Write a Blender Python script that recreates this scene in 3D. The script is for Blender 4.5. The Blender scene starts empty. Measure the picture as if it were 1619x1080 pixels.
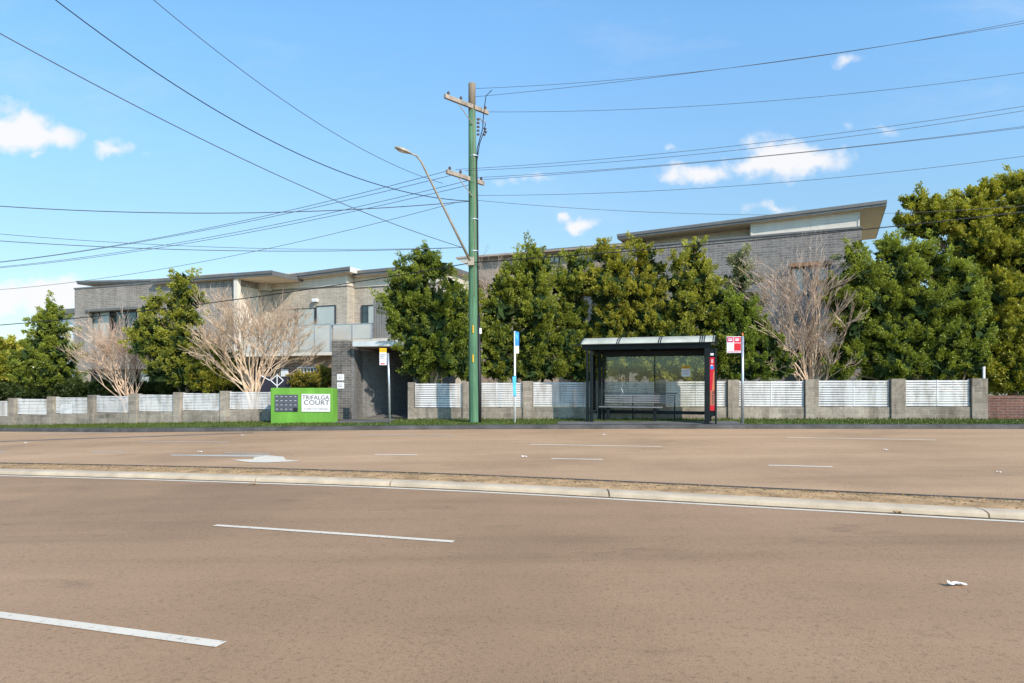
import bpy, math, random
import numpy as np
from mathutils import Vector, Matrix
R = math.radians
random.seed(7)
S = bpy.context.scene
COL = S.collection
F = 1079.0; CX = 809.5; HY = 605.0; H = 1.65      # focal length and horizon of the photograph, eye height

# ------------------------------------------------------------------ helpers
def tag(o, label=None, cat=None, group=None, kind=None):
    if label: o['label'] = label
    if cat: o['category'] = cat
    if group: o['group'] = group
    if kind: o['kind'] = kind
    return o

def empty(name, loc=(0, 0, 0), rz=0, label=None, cat=None, group=None):
    o = bpy.data.objects.new(name, None); COL.objects.link(o)
    o.location = loc; o.rotation_euler = (0, 0, rz); o.empty_display_size = .2
    return tag(o, label, cat, group)

class MB:
    def __init__(s): s.v = []; s.f = []; s.m = []; s.smooth = False
    def add(s, vs, fs, mi=0):
        b = len(s.v); s.v += [tuple(v) for v in vs]
        for f in fs: s.f.append([i + b for i in f]); s.m.append(mi)
        return s
    def box(s, x0, x1, y0, y1, z0, z1, M=None, mi=0):
        vs = [Vector((x, y, z)) for z in (z0, z1) for y in (y0, y1) for x in (x0, x1)]
        if M is not None: vs = [M @ v for v in vs]
        return s.add(vs, [(0, 2, 3, 1), (4, 5, 7, 6), (0, 1, 5, 4), (2, 6, 7, 3), (0, 4, 6, 2), (1, 3, 7, 5)], mi)
    def hexa(s, vs, mi=0):   # 8 corners, order as box
        return s.add(vs, [(0, 2, 3, 1), (4, 5, 7, 6), (0, 1, 5, 4), (2, 6, 7, 3), (0, 4, 6, 2), (1, 3, 7, 5)], mi)
    def tube(s, pts, rads, n=8, cap=True, mi=0):
        pts = [Vector(p) for p in pts]
        if not hasattr(rads, '__len__'): rads = [rads] * len(pts)
        b = len(s.v); prev = None
        for i, p in enumerate(pts):
            d = (pts[min(i + 1, len(pts) - 1)] - pts[max(i - 1, 0)])
            d = d.normalized() if d.length > 1e-9 else Vector((0, 0, 1))
            if prev is None: a = d.orthogonal().normalized()
            else:
                a = prev - d * prev.dot(d)
                a = a.normalized() if a.length > 1e-6 else d.orthogonal().normalized()
            prev = a; c = d.cross(a)
            for k in range(n):
                t = 2 * math.pi * k / n
                s.v.append(tuple(p + (a * math.cos(t) + c * math.sin(t)) * rads[i]))
        for i in range(len(pts) - 1):
            for k in range(n):
                k2 = (k + 1) % n
                s.f.append([b + i * n + k, b + i * n + k2, b + (i + 1) * n + k2, b + (i + 1) * n + k]); s.m.append(mi)
        if cap:
            s.f.append([b + k for k in range(n)][::-1]); s.m.append(mi)
            s.f.append([b + (len(pts) - 1) * n + k for k in range(n)]); s.m.append(mi)
        return s
    def build(s, name, mat, parent=None, smooth=False, bevel=0, **kw):
        me = bpy.data.meshes.new(name); me.from_pydata(s.v, [], s.f)
        mats = mat if isinstance(mat, (list, tuple)) else [mat]
        for m in mats: me.materials.append(m)
        me.polygons.foreach_set('material_index', s.m)
        if smooth: me.polygons.foreach_set('use_smooth', [True] * len(s.f))
        me.update()
        o = bpy.data.objects.new(name, me); COL.objects.link(o)
        if parent: o.parent = parent
        if bevel:
            md = o.modifiers.new('bevel', 'BEVEL'); md.width = bevel; md.segments = 2; md.limit_method = 'ANGLE'
        return tag(o, **kw)

def text(body, size, name, mat, parent, loc, sx=1.0, align='CENTER', spacing=1.0):
    cu = bpy.data.curves.new('t', 'FONT'); cu.body = body; cu.size = size; cu.align_x = align; cu.align_y = 'CENTER'
    cu.extrude = .001; cu.space_character = spacing; cu.resolution_u = 3
    t = bpy.data.objects.new('t', cu); COL.objects.link(t)
    dg = bpy.context.evaluated_depsgraph_get(); dg.update()
    me = bpy.data.meshes.new_from_object(t.evaluated_get(dg))
    bpy.data.objects.remove(t)
    for v in me.vertices:
        x, y, z = v.co; v.co = (x * sx, -z, y)
    me.materials.clear(); me.materials.append(mat)
    o = bpy.data.objects.new(name, me); COL.objects.link(o); o.parent = parent; o.location = loc
    return o

# ------------------------------------------------------------------ materials
class NT:
    def __init__(s, name):
        s.m = bpy.data.materials.new(name); s.m.use_nodes = True; s.t = s.m.node_tree
        s.t.nodes.clear(); s.out = s.n('ShaderNodeOutputMaterial')
    def n(s, ty, **kw):
        nd = s.t.nodes.new(ty)
        for k, v in kw.items(): setattr(nd, k, v)
        return nd
    def l(s, a, b): s.t.links.new(a, b)
    def coord(s, scale=(1, 1, 1), kind='Object', rot=(0, 0, 0)):
        c = s.n('ShaderNodeTexCoord'); mp = s.n('ShaderNodeMapping')
        s.l(c.outputs[kind], mp.inputs[0]); mp.inputs['Scale'].default_value = scale; mp.inputs['Rotation'].default_value = rot
        return mp.outputs[0]
    def noise(s, vec, scale, detail=4, rough=.55):
        n = s.n('ShaderNodeTexNoise'); s.l(vec, n.inputs['Vector'])
        n.inputs['Scale'].default_value = scale; n.inputs['Detail'].default_value = detail; n.inputs['Roughness'].default_value = rough
        return n.outputs['Fac']
    def ramp(s, fac, stops):
        r = s.n('ShaderNodeValToRGB'); s.l(fac, r.inputs[0])
        el = r.color_ramp.elements
        while len(el) < len(stops): el.new(.5)
        for e, (p, c) in zip(el, stops):
            e.position = p; e.color = (*c, 1) if len(c) == 3 else c
        return r.outputs[0]
    def mix(s, a, b, fac, mode='MIX'):
        m = s.n('ShaderNodeMix', data_type='RGBA', blend_type=mode)
        for sock, v in ((m.inputs[0], fac), (m.inputs[6], a), (m.inputs[7], b)):
            if hasattr(v, 'is_linked') or hasattr(v, 'node'): s.l(v, sock)
            elif isinstance(v, (tuple, list)): sock.default_value = (*v, 1)
            else: sock.default_value = v
        return m.outputs[2]
    def bsdf(s, color, rough=.8, metal=0, bump=None, bstr=.3, bdist=.01, spec=.3):
        b = s.n('ShaderNodeBsdfPrincipled')
        if hasattr(color, 'node'): s.l(color, b.inputs['Base Color'])
        else: b.inputs['Base Color'].default_value = (*color, 1)
        if hasattr(rough, 'node'): s.l(rough, b.inputs['Roughness'])
        else: b.inputs['Roughness'].default_value = rough
        b.inputs['Metallic'].default_value = metal
        b.inputs['Specular IOR Level'].default_value = spec
        if bump is not None:
            bm = s.n('ShaderNodeBump'); bm.inputs['Strength'].default_value = bstr; bm.inputs['Distance'].default_value = bdist
            s.l(bump, bm.inputs['Height']); s.l(bm.outputs[0], b.inputs['Normal'])
        s.l(b.outputs[0], s.out.inputs[0]); return b

def sc(c, k): return tuple(min(1, x * k) for x in c)

def plain(name, c, rough=.6, metal=0, var=.15, scale=3, bump=.1, spec=.3, streak=False):
    t = NT(name); v = t.coord((1, 1, .25) if streak else (1, 1, 1))
    n = t.noise(v, scale, 6)
    col = t.ramp(n, [(.3, sc(c, 1 - var)), (.7, sc(c, 1 + var))])
    n2 = t.noise(t.coord(), scale * 14, 3)
    t.bsdf(col, rough, metal, n2, bump, .005, spec)
    return t.m

def brick(name, c1, c2, mortar, bw, bh, ms=.012, stain=.35, rough=.85):
    t = NT(name)
    tc = t.n('ShaderNodeTexCoord'); sep = t.n('ShaderNodeSeparateXYZ'); t.l(tc.outputs['Object'], sep.inputs[0])
    ad = t.n('ShaderNodeMath', operation='ADD'); t.l(sep.outputs[0], ad.inputs[0]); t.l(sep.outputs[1], ad.inputs[1])
    cb = t.n('ShaderNodeCombineXYZ'); t.l(ad.outputs[0], cb.inputs[0]); t.l(sep.outputs[2], cb.inputs[1])
    b = t.n('ShaderNodeTexBrick'); t.l(cb.outputs[0], b.inputs['Vector'])
    b.inputs['Color1'].default_value = (*c1, 1); b.inputs['Color2'].default_value = (*c2, 1); b.inputs['Mortar'].default_value = (*mortar, 1)
    b.inputs['Scale'].default_value = 1; b.inputs['Mortar Size'].default_value = ms; b.inputs['Mortar Smooth'].default_value = .3
    b.inputs['Brick Width'].default_value = bw; b.inputs['Row Height'].default_value = bh
    n = t.noise(tc.outputs['Object'], .6, 6); n2 = t.noise(tc.outputs['Object'], 9, 4)
    col = t.mix(b.outputs['Color'], t.ramp(n, [(.3, (1 - stain,) * 3), (.7, (1.0,) * 3)]), 1.0, 'MULTIPLY')
    col = t.mix(col, t.ramp(n2, [(.3, (.72,) * 3), (.7, (1.0,) * 3)]), 1.0, 'MULTIPLY')
    ns = t.noise(t.coord((3.2, 3.2, .35)), 1.0, 5, .65)
    col = t.mix(col, t.ramp(ns, [(.34, (.62, .6, .57)), (.52, (1.0, 1.0, 1.0))]), min(1, stain * 2), 'MULTIPLY')
    inv = t.n('ShaderNodeMath', operation='SUBTRACT'); inv.inputs[0].default_value = 1; t.l(b.outputs['Fac'], inv.inputs[1])
    t.bsdf(col, rough, 0, inv.outputs[0], .5, .01)
    return t.m

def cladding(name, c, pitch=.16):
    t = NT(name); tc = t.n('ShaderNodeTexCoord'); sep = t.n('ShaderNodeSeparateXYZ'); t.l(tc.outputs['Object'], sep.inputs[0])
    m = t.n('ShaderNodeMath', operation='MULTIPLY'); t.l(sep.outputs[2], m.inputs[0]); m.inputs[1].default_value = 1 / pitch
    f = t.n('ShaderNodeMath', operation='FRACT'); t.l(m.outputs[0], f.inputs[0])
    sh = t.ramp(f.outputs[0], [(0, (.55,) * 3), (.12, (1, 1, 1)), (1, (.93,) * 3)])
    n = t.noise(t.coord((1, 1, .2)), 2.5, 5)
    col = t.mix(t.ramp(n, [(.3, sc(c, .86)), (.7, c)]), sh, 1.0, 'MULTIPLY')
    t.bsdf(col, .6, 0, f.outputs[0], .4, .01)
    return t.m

def road_mat(name, c, band):
    t = NT(name)
    v = t.coord((1, 1, 1), rot=(0, 0, R(15)))
    vb = t.coord((.035, .42, 1), rot=(0, 0, R(band)))
    n1 = t.noise(vb, 1.6, 5, .6)           # tyre tracks and joints along the road
    n2 = t.noise(v, .16, 6, .6)            # patches
    n3 = t.noise(v, 95, 3, .7)             # aggregate
    n4 = t.noise(v, 26, 4, .7)
    base = t.ramp(n1, [(.3, sc(c, .76)), (.45, sc(c, .95)), (.55, c), (.72, sc(c, 1.18))])
    base = t.mix(base, t.ramp(n2, [(.33, (.76, .75, .74)), (.5, (1, .99, .97)), (.68, (1.1, 1.1, 1.12))]), 1.0, 'MULTIPLY')
    base = t.mix(base, t.ramp(n3, [(.32, (.42,) * 3), (.47, (.95,) * 3), (.62, (1.0,) * 3), (.75, (1.35,) * 3)]), .75, 'MULTIPLY')
    base = t.mix(base, t.ramp(n4, [(.34, (.55,) * 3), (.46, (1.0,) * 3)]), .6, 'MULTIPLY')
    vo = t.n('ShaderNodeTexVoronoi'); vo.feature = 'DISTANCE_TO_EDGE'; vo.inputs['Scale'].default_value = .33
    wv = t.n('ShaderNodeVectorMath', operation='ADD'); nn = t.n('ShaderNodeTexNoise'); nn.inputs['Scale'].default_value = 1.1; nn.inputs['Detail'].default_value = 8
    t.l(v, nn.inputs['Vector']); t.l(v, wv.inputs[0]); t.l(nn.outputs['Color'], wv.inputs[1]); t.l(wv.outputs[0], vo.inputs['Vector'])
    crack = t.ramp(vo.outputs['Distance'], [(0, (1, 1, 1)), (.004, (0, 0, 0))])
    gate = t.ramp(t.noise(v, .22, 2), [(.50, (0, 0, 0)), (.56, (1, 1, 1))])
    cf = t.mix(crack, gate, 1.0, 'MULTIPLY')
    sf = t.n('ShaderNodeMath', operation='MULTIPLY'); t.l(cf, sf.inputs[0]); sf.inputs[1].default_value = .3
    base = t.mix(base, sc(c, .45), sf.outputs[0])
    n5 = t.noise(t.coord((.5, 1, 1), rot=(0, 0, R(band))), 1.1, 7, .7)
    base = t.mix(base, t.ramp(n5, [(.30, (.72, .72, .74)), (.40, (1, 1, 1))]), .8, 'MULTIPLY')
    t.bsdf(base, .9, 0, n3, .5, .006, .25)
    return t.m

def paint_mat(name, c=(.85, .84, .8), worn=.45):
    t = NT(name); v = t.coord()
    n = t.noise(v, 22, 6, .75); n2 = t.noise(v, 1.5, 3)
    a = t.ramp(n, [(worn - .12, (0, 0, 0)), (worn - .02, (1, 1, 1))])
    col = t.mix((.3, .26, .22), c, a)
    col = t.mix(col, t.ramp(n2, [(.3, (.85,) * 3), (.7, (1, 1, 1))]), 1.0, 'MULTIPLY')
    t.bsdf(col, .7, 0, n, .2, .003)
    return t.m

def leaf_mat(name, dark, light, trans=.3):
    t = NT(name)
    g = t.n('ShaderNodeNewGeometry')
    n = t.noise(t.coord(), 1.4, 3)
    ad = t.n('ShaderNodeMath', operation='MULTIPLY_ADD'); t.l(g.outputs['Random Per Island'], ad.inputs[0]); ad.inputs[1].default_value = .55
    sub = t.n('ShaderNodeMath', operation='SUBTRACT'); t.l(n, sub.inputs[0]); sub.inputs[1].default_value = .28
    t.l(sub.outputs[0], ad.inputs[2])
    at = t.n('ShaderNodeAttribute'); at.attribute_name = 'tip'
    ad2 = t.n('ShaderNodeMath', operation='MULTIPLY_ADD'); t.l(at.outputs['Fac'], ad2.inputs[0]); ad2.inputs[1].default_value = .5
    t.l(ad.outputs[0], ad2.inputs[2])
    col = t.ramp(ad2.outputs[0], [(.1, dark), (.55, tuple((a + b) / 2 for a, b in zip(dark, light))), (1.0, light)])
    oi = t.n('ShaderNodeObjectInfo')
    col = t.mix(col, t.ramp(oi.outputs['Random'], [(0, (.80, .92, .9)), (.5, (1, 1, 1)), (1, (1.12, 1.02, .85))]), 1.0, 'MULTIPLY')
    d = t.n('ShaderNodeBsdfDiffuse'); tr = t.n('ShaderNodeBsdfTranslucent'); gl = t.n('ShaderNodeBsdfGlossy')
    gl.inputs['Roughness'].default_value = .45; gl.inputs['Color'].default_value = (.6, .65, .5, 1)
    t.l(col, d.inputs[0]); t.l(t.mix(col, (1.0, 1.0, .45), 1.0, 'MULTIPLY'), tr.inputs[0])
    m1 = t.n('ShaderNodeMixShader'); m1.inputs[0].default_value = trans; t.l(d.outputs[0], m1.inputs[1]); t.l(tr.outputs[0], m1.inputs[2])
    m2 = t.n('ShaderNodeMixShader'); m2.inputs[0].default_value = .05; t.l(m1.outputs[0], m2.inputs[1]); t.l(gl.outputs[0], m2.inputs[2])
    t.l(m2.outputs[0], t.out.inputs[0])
    return t.m

def glass_mat(name, tint=(.95, .97, .95), refl=.75):
    t = NT(name)
    tr = t.n('ShaderNodeBsdfTransparent'); tr.inputs[0].default_value = (*tint, 1)
    gl = t.n('ShaderNodeBsdfGlossy'); gl.inputs['Roughness'].default_value = .02; gl.inputs['Color'].default_value = (refl, refl, refl, 1)
    fr = t.n('ShaderNodeFresnel'); fr.inputs[0].default_value = 1.5
    m = t.n('ShaderNodeMixShader'); t.l(fr.outputs[0], m.inputs[0]); t.l(tr.outputs[0], m.inputs[1]); t.l(gl.outputs[0], m.inputs[2])
    t.l(m.outputs[0], t.out.inputs[0]); return t.m

M = {}
M['road'] = road_mat('near asphalt', (.43, .268, .158), 16)
M['road2'] = road_mat('far asphalt', (.54, .345, .205), 8)
M['paint'] = paint_mat('road paint', (.86, .75, .60))
M['paint_w'] = paint_mat('worn road paint', (.62, .56, .48), .5)
M['kerb'] = plain('pale concrete', (.58, .46, .33), .85, var=.2, scale=2.2, bump=.8)
M['kerb_d'] = plain('grey concrete', (.085, .08, .078), .85, var=.4, scale=2, bump=.5)
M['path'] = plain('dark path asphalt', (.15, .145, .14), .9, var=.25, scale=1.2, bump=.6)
M['dirt'] = plain('dry dirt', (.47, .29, .145), .95, var=.4, scale=3.5, bump=.9)
t = NT('verge soil and turf'); v = t.coord(); n = t.noise(v, 1.3, 6, .65)
t.bsdf(t.ramp(n, [(.38, (.05, .095, .012)), (.55, (.08, .13, .018)), (.68, (.2, .16, .08))]), .95, 0, t.noise(v, 30, 4), .8, .02); M['verge'] = t.m
M['soil'] = plain('garden soil raised for bounce', (.26, .23, .13), .95, var=.3, scale=1.0, bump=.8)  # hidden garden soil, tone raised to bounce fill light onto soffits and walls
M['ground'] = plain('far ground', (.1, .11, .06), .95, var=.3, scale=.1, bump=.3)
M['block'] = brick('grey fence block', (.50, .42, .34), (.36, .305, .25), (.52, .46, .38), .39, .19, .012, .45)
M['wallL'] = brick('grey building brick', (.46, .40, .355), (.33, .29, .265), (.60, .54, .48), .42, .11, .014, .3)
M['wallL2'] = brick('pale building brick', (.66, .57, .47), (.52, .45, .37), (.7, .62, .52), .42, .11, .014, .25)
M['wallR'] = brick('dark grey brick', (.34, .31, .295), (.225, .21, .21), (.50, .46, .42), .44, .125, .013, .25)
M['wallM'] = brick('pinkish grey brick', (.52, .42, .35), (.42, .34, .29), (.55, .46, .4), .42, .12, .012, .25)
M['brown'] = brick('brown brick', (.46, .25, .16), (.32, .18, .12), (.6, .52, .42), .26, .09, .012, .25)
M['redb'] = brick('red brick', (.3, .12, .085), (.2, .1, .08), (.3, .25, .22), .25, .09, .01, .3)
M['pillar'] = brick('charcoal brick', (.26, .235, .215), (.15, .14, .14), (.4, .36, .32), .3, .09, .010, .5)
M['drive_wall'] = brick('dark painted brick', (.25, .24, .235), (.205, .2, .197), (.29, .28, .275), .3, .09, .008, .25)
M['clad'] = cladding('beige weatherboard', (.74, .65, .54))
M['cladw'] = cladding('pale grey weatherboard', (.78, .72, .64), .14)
M['fascia'] = plain('grey metal fascia', (.19, .175, .165), .45, .3, var=.14, scale=1.5, spec=.5)
M['fascia_l'] = plain('pale fascia end', (.66, .62, .56), .6, var=.1)
M['soffit'] = plain('cream soffit', (.86, .70, .52), .8, var=.06)
M['cream'] = plain('cream render', (.72, .65, .56), .85, var=.1, scale=1.2, bump=.3, streak=True)
M['white'] = plain('white painted metal', (.80, .80, .82), .4, 0, var=.1, scale=4, spec=.5)
t = NT('white powder coated slat'); oi = t.n('ShaderNodeObjectInfo')
c_ = t.mix((.76, .75, .76), t.ramp(t.noise(t.coord((2.5, 2.5, .6)), 1.5, 6, .7), [(.35, (.62, .60, .57)), (.55, (1, 1, 1))]), 1.0, 'MULTIPLY')
c_ = t.mix(c_, t.ramp(oi.outputs['Random'], [(0, (.82, .83, .84)), (1, (1.05, 1.03, 1.0))]), 1.0, 'MULTIPLY')
t.bsdf(c_, .5, 0, None, spec=.35); M['slat'] = t.m
M['frame'] = plain('charcoal frame', (.045, .045, .05), .45, spec=.5)
M['steel'] = plain('galvanised steel', (.52, .54, .58), .35, .6, var=.15, scale=6, spec=.5)
M['frost'] = plain('frosted balustrade glass', (.56, .54, .49), .25, 0, var=.08, scale=1, bump=0, spec=.6)
t = NT('green painted pole'); n1 = t.noise(t.coord((9, 9, .35)), 1.6, 7, .7); n2 = t.noise(t.coord((1, 1, .5)), 1.2, 4); n3 = t.noise(t.coord((26, 26, .5)), 1.5, 4, .6)
c_ = t.ramp(n1, [(.28, (.045, .105, .065)), (.42, (.09, .20, .12)), (.6, (.13, .27, .165)), (.75, (.2, .3, .21))])
c_ = t.mix(c_, t.ramp(n2, [(.3, (.65, .68, .66)), (.7, (1.1, 1.05, 1.0))]), 1.0, 'MULTIPLY')
c_ = t.mix(c_, t.ramp(n3, [(.33, (.3, .3, .28)), (.40, (1, 1, 1))]), .8, 'MULTIPLY')
t.bsdf(c_, .8, 0, n1, .8, .02, .2); M['green_post'] = t.m
M['polewood'] = plain('weathered timber', (.25, .2, .15), .85, var=.35, scale=2, bump=.8, streak=True)
M['arm'] = plain('grey timber crossarm', (.34, .28, .23), .85, var=.35, scale=5, bump=.6)
M['lamp'] = plain('lamp housing', (.42, .36, .29), .4, .2, var=.1)
M['galv'] = plain('weathered lamp arm', (.36, .31, .24), .5, .3, var=.2)
M['black'] = plain('black cable', (.018, .018, .02), .5, var=.1)
M['cable'] = plain('dark line', (.085, .085, .09), .6, var=.1)
M['ins'] = plain('dark insulator', (.09, .06, .05), .25, var=.1, spec=.6)
M['shelter'] = plain('black green powder coat', (.009, .014, .016), .5, .0, var=.3, scale=2, spec=.22)
M['signgreen'] = plain('bright green render', (.15, .36, .05), .75, var=.22, scale=2.2, bump=.5, streak=True)
M['board'] = plain('white sign board', (.74, .71, .72), .5, var=.04)
M['ink'] = plain('dark lettering', (.06, .06, .075), .6, var=.05)
M['inkg'] = plain('grey lettering', (.3, .29, .3), .6, var=.05)
M['box'] = plain('grey letterbox metal', (.13, .135, .165), .4, .3, var=.12)
M['boxhi'] = plain('letterbox slot plate', (.6, .6, .62), .3, .3, var=.08)
M['red'] = plain('red sign', (.62, .02, .035), .4, var=.08)
M['pink'] = plain('magenta sign panel', (.55, .02, .12), .4, var=.06)
M['signw'] = plain('white sign face', (.78, .77, .82), .4, var=.04)
M['yellow'] = plain('yellow sign face', (.75, .42, .02), .45, var=.1)
M['blue'] = plain('blue sign', (.03, .25, .75), .4, var=.15)
M['blue2'] = plain('light blue timetable holder', (.1, .5, .85), .3, var=.25, scale=2)
M['orange'] = plain('orange cap', (.7, .2, .04), .5)
M['bark'] = plain('brown bark', (.22, .15, .10), .9, var=.3, scale=5, bump=1, streak=True)
M['twig'] = plain('bare pale bark', (.60, .44, .31), .85, var=.4, scale=4, bump=.5)
M['twigp'] = plain('bare pinkish bark', (.62, .45, .335), .85, var=.4, scale=4, bump=.5)
M['interior'] = plain('dark room', (.02, .02, .025), .8)
M['navy'] = plain('violet dark panel', (.022, .02, .034), .6)
M['polycarb'] = plain('ribbed translucent roof sheet', (.50, .50, .42), .4, 0, var=.3, scale=1.5, spec=.5)
M['paper'] = plain('crumpled paper', (.85, .85, .85), .7, var=.1, scale=30)
M['leafdry'] = plain('dry leaf', (.34, .21, .09), .8, var=.35, scale=30)
M['glass'] = glass_mat('clear glass')
M['curtain'] = plain('pale blind behind glass', (.42, .45, .43), .2, 0, var=.12, scale=1, bump=0, spec=.8)
M['bench'] = plain('dull bench metal', (.26, .25, .26), .5, .3, var=.2, scale=3)
M['grime'] = plain('gutter grit', (.16, .11, .07), .95, var=.6, scale=6, bump=.6)
t = NT('window glass'); b = t.bsdf((.03, .04, .045), .05, 0, None, spec=.8); M['win'] = t.m

# ------------------------------------------------------------------ terrain
def fall(x):
    if x > 0: return .3 * (1 - math.exp(-.0075 * x / .3))
    v = -.0075 * x + .001 * x * x
    return -1.5 * (1 - math.exp(-v / 1.5))
def curve(pts, e0, e1):
    xs = np.array([p[0] for p in pts]); ys = np.array([p[1] for p in pts])
    gx = np.arange(-90, 90.01, .5)
    gy = np.interp(gx, xs, ys)
    lo = gx < xs[0]; gy[lo] = ys[0] + (gx[lo] - xs[0]) * e0
    hi = gx > xs[-1]; gy[hi] = ys[-1] + (gx[hi] - xs[-1]) * e1
    k = np.hanning(9); k /= k.sum()
    for _ in range(2):
        gy[4:-4] = np.convolve(gy, k, 'valid')
    return lambda x: float(np.interp(x, gx, gy))
Mn = curve([(-20, 16.9), (-10.1, 13.5), (-4.5, 11.75), (-2, 11.0), (0, 10.32), (1.7, 9.66), (3.3, 9.02), (5.45, 8.22), (6, 8.0), (12, 5.7)], -.36, -.42)
K = curve([(-40, 41), (-30, 33.5), (-20.6, 27.4), (-13.5, 23.9), (-8.45, 22.6), (-2.6, 22.0), (3.8, 21.6), (15.4, 20.5), (40, 18.4)], -.8, -.09)
def Fn(x):
    a = 24.77 - .119 * x; b = 25.4 + .3 * (-8.9 - x)
    return a if x > -7 else max(a, b)
MW = 1.16
def Z(x, y):
    f = fall(x); m = Mn(x) + MW; k = K(x)
    if y < m: return f
    if y <= k: return f + .16 * (y - m) / (k - m)
    return f + .285 + .04 * min(1, (y - k) / 3.0)
def G(px, py):       # where the view ray through a photo point meets the carriageway
    k = (px - CX) / F; T0 = 2.0
    T = T0
    for _ in range(60000):
        z = H - (py - HY) / F * T
        if z <= Z(k * T, T): break
        T += .002
    return Vector((k * T, T, Z(k * T, T)))
def P(px, py, Y): return Vector(((px - CX) / F * Y, Y, H - (py - HY) / F * Y))

XS = np.arange(-85, 85.1, .5)
def strip(name, fns, zoff, mat, label, x0=-85, x1=85, cat='ground'):
    mb = MB(); xs = [x for x in XS if x0 <= x <= x1]; n = len(fns)
    for x in xs:
        for fn in fns:
            y = fn(x); mb.v.append((x, y, Z(x, y) + zoff if not callable(zoff) else zoff(x, y)))
    for i in range(len(xs) - 1):
        for j in range(n - 1):
            a = i * n + j; mb.f.append([a, a + n, a + n + 1, a + 1]); mb.m.append(0)
    return mb.build(name, mat, smooth=True, label=label, cat=cat, kind='structure')
def lerp(fa, fb, t): return lambda x: fa(x) * (1 - t) + fb(x) * t
far0 = lambda x: Mn(x) + MW + .001
strip('road', [lambda x: -60, lambda x: -20, lambda x: 0, lambda x: 4, Mn, lambda x: Mn(x) + .3], lambda x, y: fall(x), M['road'], 'near carriageway of warm brown asphalt in front of the median', cat='road')
Kx = lambda x: K(x) + .08
mb = strip('far_road', [lerp(far0, K, t) for t in (-.02, .25, .5, .75)] + [lambda x: K(x) - .002, Kx], lambda x, y: fall(x) + .16 * min(1, (y - Mn(x) - MW) / (K(x) - Mn(x) - MW)), M['road2'], 'far carriageway of pale asphalt between median and bus shelter', cat='road')
strip('verge', [lambda x: K(x) + .3, lambda x: K(x) + 1, lambda x: K(x) + 2, lambda x: Fn(x) + .6], lambda x, y: fall(x) + .285 + .04 * min(1, (y - K(x)) / 3.0), M['verge'], 'narrow turf verge between far kerb and fence', cat='verge')
strip('garden_ground', [lambda x: Fn(x) + .5, lambda x: 40, lambda x: 60, lambda x: 95], lambda x, y: fall(x) + .33, M['soil'], 'garden soil behind the slatted fences', cat='garden')
MB().add([(-2500, -2500, -2.2), (2500, -2500, -2.2), (2500, 2500, -2.2), (-2500, 2500, -2.2)], [(0, 1, 2, 3)]).build('ground', M['ground'], label='open ground reaching to the horizon', cat='ground', kind='structure')

def sweep(name, base, prof, mat, label, x0=-85, x1=85, joints=None, cat='kerb'):
    """prof: list of (offset in y, height above the carriageway fall line)"""
    mb = MB(); n = len(prof); xs = [x for x in XS if x0 <= x <= x1]
    if joints:                          # narrow gaps between cast lengths
        ex = []
        for j in joints: ex += [j - .012, j - .006, j + .006, j + .012]
        xs = sorted(set(list(xs) + ex))
    for x in xs:
        dip = joints and any(abs(x - j) < .009 for j in joints)
        for o, h in prof:
            mb.v.append((x, base(x) + o + (.02 if dip and h > 0 else 0), fall(x) + h - (.05 if dip and h > .03 else 0)))
    for i in range(len(xs) - 1):
        for j in range(n - 1):
            a = i * n + j; mb.f.append([a, a + n, a + n + 1, a + 1]); mb.m.append(0)
    return mb.build(name, mat, smooth=False, label=label, cat=cat, kind='structure')
jn = [G(395, 765).x, G(613, 772).x, G(958, 780).x, G(1518, 806).x, -14.5, -19, 9.8]
sweep('median_kerb', Mn, [(-.015, -.02), (.0, .045), (.025, .06), (.07, .074), (.13, .08), (.25, .08), (.265, .06)], M['kerb'], 'pale rounded concrete kerb on near side of the median', joints=jn)
def median_prof(): return [(.255, .072), (.45, .085), (.8, .085), (1.08, .075)]
sweep('median_soil', Mn, median_prof(), M['dirt'], 'dry dirt and leaf litter strip along the median', cat='median')
sweep('median_back_kerb', Mn, [(1.09, .06), (1.092, .088), (MW - .02, .088), (MW, .07), (MW + .01, -.02)], M['kerb_d'], 'thin concrete kerb on far side of the median')
sweep('far_kerb', K, [(-.01, .13), (0, .2), (.02, .268), (.05, .285), (.18, .29), (.33, .291), (.35, .2)], M['kerb_d'], 'dark weathered kerb below the grass verge')
strip('gutter_grime', [lambda x: Mn(x) - .085, lambda x: Mn(x) - .004], lambda x, y: fall(x) + .0035, M['grime'], 'dark line of grit lying against foot of the median kerb', cat='gutter')
# painted edge line under the median kerb
strip('edge_line', [lambda x: Mn(x) - .22, lambda x: Mn(x) - .12], lambda x, y: fall(x) + .004, M['paint'], 'continuous cream edge line painted along the median kerb', cat='road marking')

def marking(pts, label, mat='paint', zo=.005, name='lane_marking'):
    """pts: corner points on the ground"""
    return MB().add([(p[0], p[1], Z(p[0], p[1]) + zo) for p in pts], [tuple(range(len(pts)))]).build(name, M[mat], label=label, cat='road marking', kind='structure', group='painted road markings')
def dash(p0, p1, w, label, mat='paint'):
    a = G(*p0); b = G(*p1); d = (b - a).normalized(); n = Vector((-d.y, d.x, 0)) * w / 2
    N = max(1, int((b - a).length / .8)); mb = MB()
    for i in range(N + 1):
        c = a.lerp(b, i / N)
        for q in (c - n, c + n): mb.v.append((q.x, q.y, Z(q.x, q.y) + .006))
    for i in range(N): mb.f.append([2 * i, 2 * i + 2, 2 * i + 3, 2 * i + 1]); mb.m.append(0)
    return mb.build('lane_marking', M[mat], label=label, cat='road marking', kind='structure', group='painted road markings')
dash((-60, 965), (350, 1020), .10, 'white lane dash nearest the camera, cut by left picture edge')
dash((340, 831), (717, 857), .085, 'long white lane dash alone in middle of near carriageway')
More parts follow.
